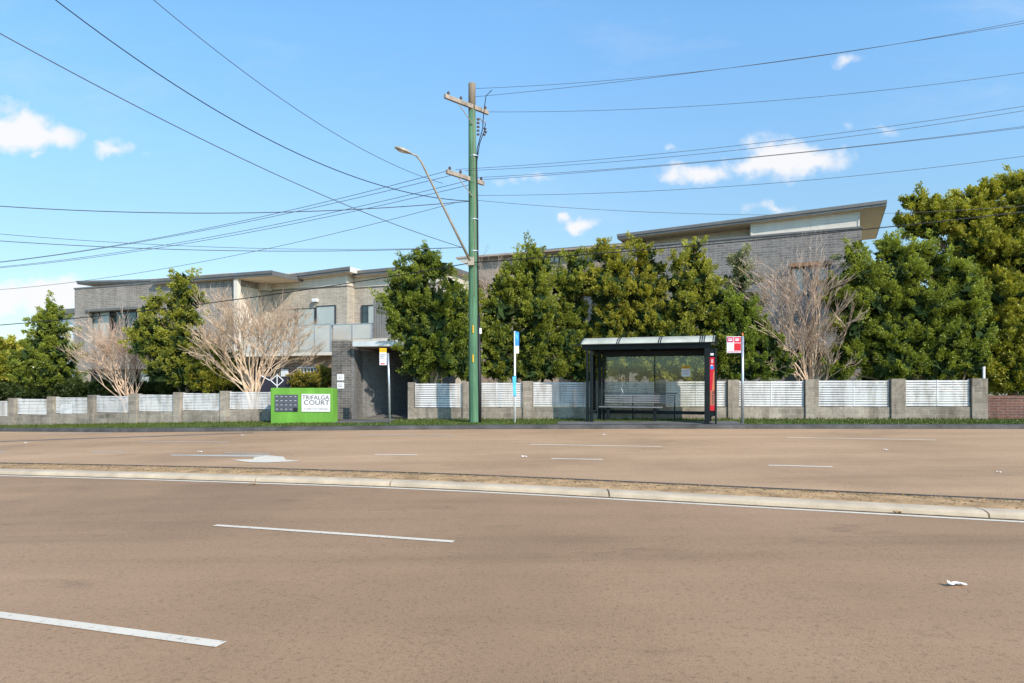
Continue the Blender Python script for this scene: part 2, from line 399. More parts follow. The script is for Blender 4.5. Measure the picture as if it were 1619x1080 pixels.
dash((-60, 713), (8, 714), .12, 'short pale dash at left picture edge on far carriageway', 'paint_w')
dash((145, 715), (198, 715), .12, 'short dash left of the turn arrow on far carriageway', 'paint_w')
dash((592, 719), (660, 719.5), .12, 'short dash just right of the turn arrow on far carriageway')
dash((872, 725.5), (953, 727), .12, 'short dash on far carriageway right of the green pole, near the median')
dash((1215, 736), (1316, 738.5), .12, 'short dash below the red bus stop sign, near the median')
dash((568, 688), (716, 688.5), .14, 'thin long line on far carriageway in front of green sign wall', 'paint_w')
dash((222, 698.5), (362, 699.5), .12, 'long thin line at left on far carriageway above the arrow', 'paint_w')
dash((839, 703), (1047, 706.5), .12, 'long white line in front of the bus shelter')
dash((1245, 692), (1480, 696), .13, 'longest white line at right of the far carriageway')
dash((60, 686), (180, 684.5), .14, 'faint pale line by left far kerb', 'paint_w')
dash((355, 716.5), (425, 717.5), .1, 'thin stub line just above the turn arrow', 'paint_w')
a0 = [G(270, 719), G(270, 720.6), G(400, 722.6), G(440, 722.0), G(425, 719.5)]
marking(a0, 'shaft of the white turn arrow by the median', 'paint_w', name='arrow_shaft')
marking([G(*p) for p in ((366, 727.5), (395, 731.6), (420, 732), (478, 729.6), (452, 727.5), (448, 722.6), (420, 721.2), (402, 723.5), (400, 726.8))], 'broad white head of the turn arrow by the median', name='arrow_head', zo=.009)
# dark strip laid across the far road at the left
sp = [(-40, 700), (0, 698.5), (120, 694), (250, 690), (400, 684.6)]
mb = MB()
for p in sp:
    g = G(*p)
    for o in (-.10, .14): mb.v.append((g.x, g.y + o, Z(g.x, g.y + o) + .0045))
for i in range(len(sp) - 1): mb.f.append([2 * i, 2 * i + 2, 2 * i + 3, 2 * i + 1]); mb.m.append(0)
mb.build('dark_strip', M['path'], label='dark strip crossing left end of the far carriageway', cat='road seam', kind='structure')

# path pad under the shelter, driveway apron
def patch(name, x0, x1, y0f, y1f, zo, mat, label):
    mb = MB(); N = 24
    for i in range(N + 1):
        x = x0 + (x1 - x0) * i / N
        for j in range(5):
            y = y0f(x) + (y1f(x) - y0f(x)) * j / 4
            mb.v.append((x, y, Z(x, max(y, K(x) + .01)) + zo))
    for i in range(N):
        for j in range(4):
            a = i * 5 + j; mb.f.append([a, a + 5, a + 6, a + 1]); mb.m.append(0)
    return mb.build(name, mat, smooth=True, label=label, cat='paving', kind='structure')
patch('footpath', 1.5, 7.4, lambda x: K(x) + .3, lambda x: K(x) + 1.55, .008, M['path'], 'dark asphalt pad under the bus shelter')
patch('driveway', -6.4, -4.3, lambda x: K(x) + 1.6, lambda x: Fn(x) + .8, .010, M['path'], 'driveway apron running up between the brick pillars')

# ------------------------------------------------------------------ grass
rng = np.random.default_rng(5)
def fast_mesh(name, V, nf, k, mats, midx=None, attr=None, smooth=False):
    me = bpy.data.meshes.new(name)
    me.vertices.add(len(V)); me.vertices.foreach_set('co', V.astype(np.float32).ravel())
    me.loops.add(nf * k); me.loops.foreach_set('vertex_index', np.arange(nf * k, dtype=np.int32))
    me.polygons.add(nf); me.polygons.foreach_set('loop_start', np.arange(0, nf * k, k, dtype=np.int32))
    me.polygons.foreach_set('loop_total', np.full(nf, k, dtype=np.int32))
    for m in mats: me.materials.append(m)
    if midx is not None: me.polygons.foreach_set('material_index', midx.astype(np.int32))
    me.update(calc_edges=True)
    if attr is not None:
        a = me.attributes.new('tip', 'FLOAT', 'POINT'); a.data.foreach_set('value', attr.astype(np.float32))
    return me
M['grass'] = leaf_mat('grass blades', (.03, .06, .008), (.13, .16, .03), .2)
def grass():
    N = 46000; x = rng.uniform(-26, 19, N)
    u = rng.random(N)
    k = np.array([K(a) for a in x]); f = np.array([Fn(a) for a in x])
    y = k + .33 + (f - .06 - k - .33) * u
    dens = np.sin(x * 1.7) + np.sin(x * 4.1 + 1) + np.sin(x * .6) * 1.2
    bare = ((x > 1.5) & (x < 7.4) & (y < k + 1.6)) | ((x > -6.4) & (x < -4.3) & (y > k + 1.55)) | ((dens < -.6) & (rng.random(N) < .6) & (u < .6))
    x = x[~bare]; y = y[~bare]; n = len(x)
    z = np.array([Z(a, b) for a, b in zip(x, y)])
    near = np.clip((y - (np.array([Fn(a) for a in x]) - .35)) / .35, 0, 1)
    h = rng.uniform(.025, .06, n) + near * rng.uniform(0, .11, n)
    a = rng.uniform(0, 2 * np.pi, n); w = .012
    dx, dy = np.cos(a) * w, np.sin(a) * w
    lx, ly = rng.normal(0, .4, n) * h, rng.normal(0, .4, n) * h
    V = np.stack([np.stack([x - dx, y - dy, z], 1), np.stack([x + dx, y + dy, z], 1), np.stack([x + lx, y + ly, z + h], 1)], 1).reshape(-1, 3)
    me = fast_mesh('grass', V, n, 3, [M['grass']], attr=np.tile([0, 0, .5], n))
    o = bpy.data.objects.new('grass', me); COL.objects.link(o)
    tag(o, 'rough green grass along the verge below the fences', 'grass', kind='stuff')
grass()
def debris():
    N = 4200; x = rng.uniform(-16, 9.5, N)
    y = np.array([Mn(a) for a in x]) + np.where(rng.random(N) < .35, 1.0 - rng.exponential(.05, N), rng.uniform(.27, 1.06, N)) + np.where(np.sin(x * 3) + np.sin(x * 7.3) > .8, 0, rng.uniform(-.02, .02, N))
    z = np.array([fall(a) for a in x]) + .084
    s = rng.uniform(.008, .03, N); a = rng.uniform(0, 6.28, N); b = rng.uniform(0, 6.28, N)
    V = np.stack([np.stack([x, y, z], 1), np.stack([x + np.cos(a) * s, y + np.sin(a) * s, z + rng.uniform(0, .02, N)], 1), np.stack([x + np.cos(b) * s, y + np.sin(b) * s, z + rng.uniform(0, .02, N)], 1)], 1).reshape(-1, 3)
    me = fast_mesh('leaf_litter', V, N, 3, [M['leafdry'], M['bark'], M['grass']], midx=rng.choice([0, 0, 1, 1, 2], N), attr=np.zeros(3 * N))
    o = bpy.data.objects.new('leaf_litter', me); COL.objects.link(o)
    tag(o, 'fallen dry leaves and twigs scattered on the median', 'leaf litter', kind='stuff')
debris()

# ------------------------------------------------------------------ foliage
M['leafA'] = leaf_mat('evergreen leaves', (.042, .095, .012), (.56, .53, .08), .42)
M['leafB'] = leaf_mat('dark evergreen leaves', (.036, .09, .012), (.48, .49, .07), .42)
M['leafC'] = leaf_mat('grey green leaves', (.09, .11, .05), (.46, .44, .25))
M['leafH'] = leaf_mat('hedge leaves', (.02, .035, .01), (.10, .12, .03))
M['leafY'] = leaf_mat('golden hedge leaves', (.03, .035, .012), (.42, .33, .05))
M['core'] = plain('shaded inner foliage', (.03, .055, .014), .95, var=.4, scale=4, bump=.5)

def unit(a): return a / np.maximum(1e-9, np.linalg.norm(a, axis=1))[:, None]
def leaves(center, rad, n_sub, tufts, rg, size, up=.35, sub=(.16, .34), tips=1.0):
    """center (B,3), rad (B,3): main lobes. Sprigs grow out of the lobes, leaf tufts sit along the sprigs."""
    B = len(center)
    area = (rad[:, 0] * rad[:, 2]) ** .9; pb = area / area.sum()
    bi = rg.choice(B, n_sub, p=pb)
    d = rg.normal(size=(n_sub, 3)); d[:, 1] -= .3; d[:, 2] += .1; d = unit(d)
    k = rg.uniform(.5, 1.0, n_sub) ** .6
    c = center[bi] + d * rad[bi] * k[:, None]
    keep = np.ones(n_sub, bool)
    for j in range(B):
        q = np.linalg.norm((c - center[j]) / rad[j], axis=1); keep &= ~((q < .5) & (bi != j))
    c = c[keep]; d = d[keep]; k = k[keep]; n = len(c)
    axis = unit(d + np.array([0, 0, up * 2.2]) + rg.normal(size=(n, 3)) * .35)
    ln_s = rg.uniform(sub[0], sub[1], n) * rg.choice([1, 1, 1.3, 1.9], n)
    wd = ln_s * rg.uniform(.38, .6, n)
    ti = np.repeat(np.arange(n), tufts); T = len(ti)
    h = rg.random(T) ** .8
    e = unit(rg.normal(size=(T, 3)))
    q = c[ti] + axis[ti] * (ln_s[ti] * (h * 1.5 - .4))[:, None] + e * (wd[ti] * (1.05 - .75 * h) * rg.uniform(.5, 1.1, T))[:, None]
    L = 5; li = np.repeat(np.arange(T), L); N = len(li)
    ax = unit(e[li] * .8 + axis[ti][li] * .8 + np.array([0, 0, up * .6]) + rg.normal(size=(N, 3)) * .5)
    sd = unit(np.cross(ax, rg.normal(size=(N, 3))))
    ln = size * rg.uniform(.55, 1.3, N)[:, None]; w = ln * .25
    p0 = q[li] + rg.normal(size=(N, 3)) * size * .3
    V = np.stack([p0, p0 + ax * ln * .5 + sd * w, p0 + ax * ln, p0 + ax * ln * .5 - sd * w], 1).reshape(-1, 3)
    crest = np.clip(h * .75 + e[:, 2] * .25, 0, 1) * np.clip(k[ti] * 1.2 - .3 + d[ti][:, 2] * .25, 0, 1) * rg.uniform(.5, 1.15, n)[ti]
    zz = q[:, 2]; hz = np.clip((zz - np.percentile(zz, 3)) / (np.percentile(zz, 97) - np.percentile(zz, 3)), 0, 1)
    crest = crest * (.55 + .75 * hz)  # darker towards the crown's foot: shade put into the leaf colour
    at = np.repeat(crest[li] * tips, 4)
    return V, N, at

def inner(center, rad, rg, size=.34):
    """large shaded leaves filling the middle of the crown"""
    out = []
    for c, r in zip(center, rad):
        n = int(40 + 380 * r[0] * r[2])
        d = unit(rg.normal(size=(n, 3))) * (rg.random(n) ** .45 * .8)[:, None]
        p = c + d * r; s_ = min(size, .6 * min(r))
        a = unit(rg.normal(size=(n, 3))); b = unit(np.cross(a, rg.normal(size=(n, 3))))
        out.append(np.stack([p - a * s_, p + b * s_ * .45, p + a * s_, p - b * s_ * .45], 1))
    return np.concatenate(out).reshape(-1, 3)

def crown(name, lobes, Y, mat, parent, seed, size=.072, dens=1.2, thick=None, up=.35, sub=(.16, .34), tufts=44, tips=1.0, core=.74, origin=(0, 0, 0)):
    rg = np.random.default_rng(seed); C = []; Rr = []
    s = Y / F
    for l in lobes:
        px, py, rx, ry = l[:4]; dy = l[4] if len(l) > 4 else rg.uniform(-.25, .25)
        C.append(P(px, py, Y)[:]); C[-1] = (C[-1][0], Y + dy, C[-1][2])
        ry_ = min(rx, ry * 1.3) * s * 1.0 if thick is None else thick
        Rr.append((max(.12, rx * s - .12), max(.2, ry_), max(.12, ry * s - .12)))
    C = np.array(C); Rr = np.array(Rr)
    nsub = int(dens * 19 * (Rr[:, 0] * Rr[:, 2] + Rr[:, 0] * Rr[:, 1]).sum() / (sub[1] ** 2 * 6))
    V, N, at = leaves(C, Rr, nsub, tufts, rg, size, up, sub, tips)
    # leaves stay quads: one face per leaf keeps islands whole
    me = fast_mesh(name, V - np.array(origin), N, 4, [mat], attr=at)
    o = bpy.data.objects.new(name, me); COL.objects.link(o); o.parent = parent
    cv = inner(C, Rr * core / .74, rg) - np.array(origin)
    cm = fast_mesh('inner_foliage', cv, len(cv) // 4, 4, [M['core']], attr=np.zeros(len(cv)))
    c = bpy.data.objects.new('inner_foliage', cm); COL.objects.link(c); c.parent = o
    return o

def limb_pts(a, b, rg, n=6, wob=.08):
    a = Vector(a); b = Vector(b); out = []
    for i in range(n + 1):
        t = i / n; p = a.lerp(b, t)
        w = wob * math.sin(math.pi * t)
        out.append(p + Vector((rg.uniform(-w, w), rg.uniform(-w, w), 0)))
    return out

def tree(name, label, lobes, Y, base_px, mat, seed, group='evergreen trees behind the fences', cat='tree', trunk_r=.10, **kw):
    X = (base_px - CX) / F * Y; z0 = Z(X, Y) + .03
    root = empty(name, (X, Y, z0), label=label, cat=cat, group=group)
    rg = random.Random(seed)
    crown('crown', lobes, Y, mat, root, seed, origin=(X, Y, z0), **kw)
    mb = MB(); top = min(lobes, key=lambda l: l[1]); tp = P(top[0], top[1], Y) - Vector((X, Y, z0))
    pts = limb_pts((0, 0, -.1), tp, rg, 8, .15); mb.tube(pts, [trunk_r * (1 - .8 * i / 8) for i in range(9)], 7)
    for l in lobes:
        if l is top: continue
        e = P(l[0], l[1], Y) - Vector((X, Y, z0)); k = max(.12, min(.75, (e.z - .3) / max(.5, tp.z) * .7))
        s = pts[int(k * 8)]
        mb.tube(limb_pts(s, e, rg, 5, .12), [trunk_r * .5 * (1 - .75 * i / 5) for i in range(6)], 5)
    mb.build('trunk', M['bark'], root, smooth=True)
    return root

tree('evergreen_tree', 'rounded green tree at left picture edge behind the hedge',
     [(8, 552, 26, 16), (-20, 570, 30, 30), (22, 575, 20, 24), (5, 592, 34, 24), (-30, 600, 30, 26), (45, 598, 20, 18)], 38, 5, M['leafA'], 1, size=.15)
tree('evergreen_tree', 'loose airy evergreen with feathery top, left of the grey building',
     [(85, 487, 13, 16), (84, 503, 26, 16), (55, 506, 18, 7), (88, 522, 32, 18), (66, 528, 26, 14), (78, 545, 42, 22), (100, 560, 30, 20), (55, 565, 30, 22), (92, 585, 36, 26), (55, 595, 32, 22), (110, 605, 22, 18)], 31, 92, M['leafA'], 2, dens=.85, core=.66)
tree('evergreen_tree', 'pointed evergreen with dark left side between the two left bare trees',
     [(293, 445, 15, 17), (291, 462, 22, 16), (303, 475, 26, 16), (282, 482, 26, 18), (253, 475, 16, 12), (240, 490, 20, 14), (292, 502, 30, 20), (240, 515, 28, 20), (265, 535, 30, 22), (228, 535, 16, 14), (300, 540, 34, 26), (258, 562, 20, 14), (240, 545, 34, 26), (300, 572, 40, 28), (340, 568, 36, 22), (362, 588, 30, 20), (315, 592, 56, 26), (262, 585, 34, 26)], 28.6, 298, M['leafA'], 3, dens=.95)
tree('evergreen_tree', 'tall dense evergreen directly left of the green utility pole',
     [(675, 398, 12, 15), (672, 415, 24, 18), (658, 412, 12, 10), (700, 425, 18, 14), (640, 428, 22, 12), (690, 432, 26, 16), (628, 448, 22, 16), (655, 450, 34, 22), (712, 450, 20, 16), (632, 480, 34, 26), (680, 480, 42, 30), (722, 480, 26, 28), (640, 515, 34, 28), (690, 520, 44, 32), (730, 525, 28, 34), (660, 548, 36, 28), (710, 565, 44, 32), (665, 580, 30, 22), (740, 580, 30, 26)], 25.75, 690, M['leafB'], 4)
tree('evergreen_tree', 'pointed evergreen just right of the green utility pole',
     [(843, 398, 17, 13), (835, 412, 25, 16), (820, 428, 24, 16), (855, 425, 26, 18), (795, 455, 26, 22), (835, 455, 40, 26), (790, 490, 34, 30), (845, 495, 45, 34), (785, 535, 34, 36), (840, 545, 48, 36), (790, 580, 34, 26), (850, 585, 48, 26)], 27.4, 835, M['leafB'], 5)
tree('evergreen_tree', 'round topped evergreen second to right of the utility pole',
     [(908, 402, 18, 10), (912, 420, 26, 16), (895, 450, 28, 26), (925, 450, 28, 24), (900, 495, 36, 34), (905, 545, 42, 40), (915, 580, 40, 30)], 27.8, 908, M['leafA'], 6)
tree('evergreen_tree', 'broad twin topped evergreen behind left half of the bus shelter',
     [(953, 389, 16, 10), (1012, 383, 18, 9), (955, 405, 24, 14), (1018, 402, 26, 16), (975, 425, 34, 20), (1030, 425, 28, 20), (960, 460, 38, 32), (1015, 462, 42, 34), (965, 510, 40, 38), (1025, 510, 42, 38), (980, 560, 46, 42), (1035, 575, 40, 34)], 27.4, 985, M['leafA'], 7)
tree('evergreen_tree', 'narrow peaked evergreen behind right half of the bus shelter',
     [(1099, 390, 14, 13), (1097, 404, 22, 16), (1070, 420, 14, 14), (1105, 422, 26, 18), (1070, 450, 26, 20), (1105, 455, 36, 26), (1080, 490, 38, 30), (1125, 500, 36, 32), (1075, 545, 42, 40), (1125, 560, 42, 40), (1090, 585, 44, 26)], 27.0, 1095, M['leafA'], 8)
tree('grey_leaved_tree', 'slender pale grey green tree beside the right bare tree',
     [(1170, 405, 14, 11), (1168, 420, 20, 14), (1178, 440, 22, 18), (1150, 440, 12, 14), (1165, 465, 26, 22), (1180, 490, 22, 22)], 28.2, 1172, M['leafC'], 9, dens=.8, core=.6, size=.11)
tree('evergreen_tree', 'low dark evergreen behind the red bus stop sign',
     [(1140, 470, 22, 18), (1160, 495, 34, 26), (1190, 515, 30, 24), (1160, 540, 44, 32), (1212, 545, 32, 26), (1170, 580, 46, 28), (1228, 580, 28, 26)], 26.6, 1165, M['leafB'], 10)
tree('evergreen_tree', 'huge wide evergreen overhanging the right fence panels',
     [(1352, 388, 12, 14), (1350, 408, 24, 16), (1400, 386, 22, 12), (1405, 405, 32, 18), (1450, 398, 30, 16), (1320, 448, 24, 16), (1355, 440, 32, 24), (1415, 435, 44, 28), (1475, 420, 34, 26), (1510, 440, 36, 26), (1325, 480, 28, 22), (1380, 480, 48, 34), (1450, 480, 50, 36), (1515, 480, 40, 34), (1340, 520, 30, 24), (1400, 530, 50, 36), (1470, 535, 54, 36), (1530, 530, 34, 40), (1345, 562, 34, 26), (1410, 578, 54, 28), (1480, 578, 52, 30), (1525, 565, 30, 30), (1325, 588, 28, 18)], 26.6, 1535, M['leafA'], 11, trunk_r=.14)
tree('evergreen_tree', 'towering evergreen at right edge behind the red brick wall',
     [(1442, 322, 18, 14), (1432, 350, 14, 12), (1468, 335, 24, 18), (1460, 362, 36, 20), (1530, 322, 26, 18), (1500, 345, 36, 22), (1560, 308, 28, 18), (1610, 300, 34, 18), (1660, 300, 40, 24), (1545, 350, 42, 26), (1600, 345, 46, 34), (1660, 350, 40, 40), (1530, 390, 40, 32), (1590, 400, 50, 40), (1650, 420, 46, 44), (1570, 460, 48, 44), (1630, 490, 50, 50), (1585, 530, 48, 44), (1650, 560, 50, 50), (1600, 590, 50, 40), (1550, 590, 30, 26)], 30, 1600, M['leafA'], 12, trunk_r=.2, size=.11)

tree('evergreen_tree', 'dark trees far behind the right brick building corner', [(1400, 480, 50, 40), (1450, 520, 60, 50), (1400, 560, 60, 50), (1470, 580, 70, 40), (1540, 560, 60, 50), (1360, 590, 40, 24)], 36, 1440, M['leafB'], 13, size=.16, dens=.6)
def hedge(name, label, pts, Y, mat, seed, **kw):
    X = (sum(p[0] for p in pts) / len(pts) - CX) / F * Y; z0 = Z(X, Y) + .03
    root = empty(name, (X, Y, z0), label=label, cat='hedge')
    crown('foliage', pts, Y, mat, root, seed, origin=(X, Y, z0), **kw)
    for p in pts[::2]:
        e = P(p[0], p[1], Y) - Vector((X, Y, z0))
        MB().tube([(e.x, 0, Z(e.x + X, Y) - z0 - .05), (e.x + .05, 0, e.z)], [.03, .015], 5).build('stem', M['bark'], root)
    return root
hedge('hedge', 'long low dark hedge topping the left slatted fence', [(x, 620 - (x > 120) * 3 + (x % 50) * .06, 24, 14) for x in range(-30, 400, 24)], 31, M['leafH'], 21, size=.1, sub=(.12, .22), up=.2, core=.85)
hedge('hedge', 'clipped rounded hedge with golden top beside the charcoal brick pillar', [(470, 604, 16, 14), (485, 603, 20, 15), (502, 604, 18, 15), (517, 600, 14, 18), (512, 590, 12, 8)], 27.6, M['leafY'], 22, size=.07, sub=(.08, .14), up=.3, tufts=26, core=.85)
tree('shrub', 'bright green shrub at foot of the bare tree left of the green sign', [(350, 592, 24, 14), (375, 602, 14, 10), (330, 604, 30, 14), (366, 606, 16, 10)], 28.3, 352, M['leafA'], 23, group=None, cat='shrub', trunk_r=.05)

def bare(name, label, base, Y, tops, mat, seed, r0=.055, lv=5, nst=8, twr=.006, hl=None, dens=1.0):
    """vase shaped leafless tree; tops = silhouette points that the stems aim for"""
    rg = random.Random(seed); b = P(base[0], base[1], Y); b.z = Z(b.x, Y) + .02
    root = empty(name, b, label=label, cat='bare tree', group='leafless vase shaped trees')
    mb = MB(); tw = MB()
    def grow(p, d, L, r, k):
        n = 3 if k < 3 else 2; pts = [p]; q = p.copy(); dd = d.copy()
        for i in range(n):
            dd = (dd + Vector((rg.gauss(0, .15), rg.gauss(0, .15), rg.gauss(.05, .09)))).normalized()
            q = q + dd * L / n; pts.append(q.copy())
        r1 = r * .62
        tgt = mb if k < 3 else tw
        tgt.tube(pts, [r + (r1 - r) * i / n for i in range(n + 1)], 6 if k < 2 else 4 if k < 4 else 3, cap=False)
        if k >= lv: return
        m = (3 if rg.random() < .5 * dens else 2) + (1 if k >= 3 else 0)
        for j in range(m):
            t = rg.uniform(.45, 1.0) if j else 1.0
            s = pts[min(n, max(1, int(round(t * n))))]
            a = Vector((rg.gauss(0, 1), rg.gauss(0, 1), rg.gauss(0, .6)))
            nd = (dd + a.normalized() * rg.uniform(.28, .62) + Vector((0, 0, .06))).normalized()
            grow(s.copy(), nd, L * rg.uniform(.62, .88), max(twr, r1 * (.95 if j == 0 else .72)), k + 1)
    for i, tp in enumerate(tops):
        e = P(tp[0], tp[1], Y) - b; e.y = rg.uniform(-.6, .6) * e.length * .35
        full = e.length; d0 = Vector((e.x * .42, e.y * .5, e.z)).normalized()
        # first length then aim outwards
        p = Vector((rg.uniform(-.08, .08), rg.uniform(-.08, .08), -.05)); L0 = full * rg.uniform(.26, .38)
        pts = [p + d0 * L0 * t + Vector((rg.gauss(0, .015), rg.gauss(0, .015), 0)) for t in (0, .35, .7, 1)]
        mb.tube(pts, [r0, r0 * .88, r0 * .78, r0 * .66], 7, cap=False)
        d1 = (e - pts[-1]).normalized()
        for j in range(3 if dens > .95 or i % 2 else 2):
            a = Vector((rg.gauss(0, 1), rg.gauss(0, 1), rg.gauss(0, .5))).normalized() * (.36 if j else .05)
            grow(pts[-1 if j < 2 else -2].copy(), (d1 + a).normalized(), full * .24, r0 * .6, 1)
    mb.build('trunk', mat[0], root, smooth=True)
    tw.build('twigs', mat[1], root)
    return root
bare('bare_tree', 'leafless pinkish tree in front of the left end of the grey building', (205, 613), 29.5,
     [(140, 540), (150, 510), (175, 490), (205, 488), (228, 500), (240, 530), (140, 560), (188, 530)], (M['twigp'], M['twigp']), 31, r0=.05, twr=.007)
bare('bare_tree', 'large pale leafless tree spreading above the fence beside the green sign', (404, 616), 27.5,
     [(300, 490), (315, 520), (332, 468), (360, 460), (390, 455), (425, 458), (458, 466), (490, 490), (505, 535), (375, 490), (430, 495), (475, 520), (345, 500)], (M['twig'], M['twig']), 32, r0=.058, twr=.008, dens=.85)
bare('bare_tree', 'leafless tree with orange tinged twigs behind the right fence', (1285, 602), 26.7,
     [(1196, 425), (1208, 455), (1226, 392), (1250, 384), (1274, 388), (1298, 408), (1318, 460), (1338, 505), (1345, 540), (1205, 505), (1245, 445), (1305, 480), (1262, 425)], (M['twig'], M['twigp']), 33, r0=.055, twr=.0078, dens=.9)
bare('bare_tree', 'small faint leafless tree peeping over foliage beside the green pole', (790, 560), 31,
     [(765, 420), (785, 408), (808, 410), (820, 425), (795, 430)], (M['twigp'], M['twigp']), 34, r0=.04, twr=.006)

# ------------------------------------------------------------------ fences
def seg_M(x0, x1):
    a = Vector((x0, Fn(x0), 0)); b = Vector((x1, Fn(x1), 0)); d = b - a; L = d.length
    z = min(Z(x0, Fn(x0) - .1), Z(x1, Fn(x1) - .1))
    return Matrix.Translation((a.x, a.y, z)) @ Matrix.Rotation(math.atan2(d.y, d.x), 4, 'Z'), L
def fx(px):   # x where the view direction meets the fence line
    x = 0
    for _ in range(60): x = (px - CX) / F * Fn(x) * .5 + x * .5
    return x
def fence(name, label, pillars, panels, h, root_px, base_h, end=None):
    rx = fx(root_px); root = empty(name, (rx, Fn(rx), 0), label=label, cat='fence', group='block and slat fences')
    inv = Matrix.Translation((-rx, -Fn(rx), 0))
    for a, b in pillars:
        Mx, L = seg_M(fx(a), fx(b)); MB().box(0, L, -.12, .2, -.15, h, inv @ Mx).build('pillar', M['block'], root, bevel=.008)
    for a, b in panels:
        Mx, L = seg_M(fx(a), fx(b)); Mx = inv @ Mx
        MB().box(.001, L - .001, -.06, .14, -.2, base_h, Mx).build('base_wall', M['block'], root, bevel=.006)
        Mx = Mx @ Matrix.Rotation(random.uniform(-.0045, .0045), 4, 'Y')
        mb = MB(); n = 11; z0 = base_h + .03; z1 = h - .03; p = (z1 - z0) / n
        for i in range(n):
            mb.box(.03, L - .03, -.01, .018, z0 + i * p, z0 + i * p + p * .72, Mx @ Matrix.Translation((0, 0, random.uniform(-.003, .003))))
        for x in [.03, L - .06]:
            mb.box(x, x + .03, .02, .05, z0 - .02, z1, Mx)
        if b - a > 70: mb.box(L / 2 - .015, L / 2 + .015, -.022, -.012, z0, z1 - .01, Mx)
        mb.build('slat_panel', M['slat'], root)
    return root
def pairs(p): return [(p[i][1], p[i + 1][0]) for i in range(len(p) - 1)]
pl = [(-60, -50), (16, 27), (78, 88), (142, 152), (207, 219), (277, 288), (350, 362)]
fence('slatted_fence', 'long left fence of grey block pillars and white slats ending at the green sign', pl, pairs(pl) + [(362, 428)], 1.20, 200, .48)
pr = [(646, 655), (732, 743), (827, 842), (934, 948), (1037, 1052), (1150, 1167), (1272, 1293), (1407, 1430), (1534, 1559)]
fence('slatted_fence', 'right fence of grey block pillars and white slats behind the bus shelter', pr, pairs(pr), 1.38, 1100, .43)
# low red brick wall at the right end, and the white post beside it
x0, x1 = fx(1560), fx(1760)
root = empty('brick_wall', ((x0 + x1) / 2, Fn(x0), 0), label='low red brick garden wall at right picture edge', cat='brick wall')
Mx, L = seg_M(x0 + .02, x1); inv = Matrix.Translation((-root.location.x, -root.location.y, 0))
MB().box(0, L, -.02, .2, -.2, .70, inv @ Mx).build('wall', M['redb'], root)
MB().box(-.01, L, -.04, .22, .70, .80, inv @ Mx).build('coping', M['redb'], root, bevel=.01)
g = P(1555.5, 600, 23.4); zb = Z(g.x, 23.4)
root = empty('fence_post', (g.x, 23.4, zb), label='slim white post behind the last fence pillar on the right', cat='post')
MB().box(-.03, .03, -.03, .03, 0, 1.75).build('post', M['white'], root)
MB().box(-.036, .036, -.036, .036, 1.75, 1.77).build('post_cap', M['white'], root)

# ------------------------------------------------------------------ local building frames
class Fr:
    def __init__(s, O, ang): s.O = Vector((O[0], O[1], 0)); s.a = R(ang); s.u = Vector((math.cos(s.a), -math.sin(s.a), 0)); s.i = Vector((math.sin(s.a), math.cos(s.a), 0))
    def loc(s, px, py, yl=0):
        k = (px - CX) / F; T = (yl + s.O.dot(s.i)) / (k * s.i.x + s.i.y)
        p = Vector((k * T, T, 0)) - s.O
        return p.dot(s.u), H - (py - HY) / F * T
    def root(s, name, label, cat): return empty(name, s.O, -s.a, label=label, cat=cat)

def window(root, fr, px0, px1, py0, py1, yl, pane='win', mull=1, name='window', frame='frame', d=.06):
    x0, zt = fr.loc(px0, py0, yl); x1, _ = fr.loc(px1, py0, yl); _, zb = fr.loc((px0 + px1) / 2, py1, yl); _, zt = fr.loc((px0 + px1) / 2, py0, yl)
    f = .055; mb = MB()
    mb.box(x0, x1, yl - d, yl + .05, zt - f, zt); mb.box(x0, x1, yl - d, yl + .05, zb, zb + f)
    mb.box(x0, x0 + f, yl - d + .002, yl + .05, zb + f, zt - f); mb.box(x1 - f, x1, yl - d + .002, yl + .05, zb + f, zt - f)
    for i in range(mull):
        c = x0 + (x1 - x0) * (i + 1) / (mull + 1); mb.box(c - f / 2, c + f / 2, yl - d + .002, yl + .05, zb + f, zt - f)
    w = mb.build(name, M[frame], root)
    for i in range(mull + 1):
        a = x0 + (x1 - x0) * i / (mull + 1); b = x0 + (x1 - x0) * (i + 1) / (mull + 1)
        MB().box(a + f / 2, b - f / 2, yl - d * .4, yl - d * .4 + .012, zb + f, zt - f).build('pane', M[pane] if not isinstance(pane, list) or True and not isinstance(pane, list) else M[pane[i % len(pane)]], w)
    return w

def roof(root, fr, pL, pR, yl, depth, thick, over=.0, name='roof', label=None, rise=0):
    """slab whose front lower edge runs through two photo points at local depth yl"""
    x0, z0 = fr.loc(*pL, yl); x1, z1 = fr.loc(*pR, yl)
    vs = [(x0, yl, z0), (x1, yl, z1), (x0, yl + depth, z0 + rise), (x1, yl + depth, z1 + rise)]
    vs = vs + [(a, b, c + thick) for a, b, c in vs]
    r = MB().hexa(vs).build(name, M['fascia'], root)
    # soffit lining just under the slab
    vs = [(x0 + .03, yl + .06, z0 - .006), (x1 - .03, yl + .06, z1 - .006), (x0 + .03, yl + depth - .05, z0 + rise - .006), (x1 - .03, yl + depth - .05, z1 + rise - .006)]
    MB().add(vs, [(0, 1, 3, 2)]).build('soffit', M['soffit'], r)
    # gutter lip
    vs = [(x0 - .01, yl - .06, z0 + thick * .45), (x1 + .01, yl - .06, z1 + thick * .45), (x0 - .01, yl, z0 + thick * .45), (x1 + .01, yl, z1 + thick * .45)]
    MB().hexa(vs + [(a, b, c + thick * .62) for a, b, c in vs]).build('gutter', M['fascia'], r)
    if label: r['label'] = label
    return r

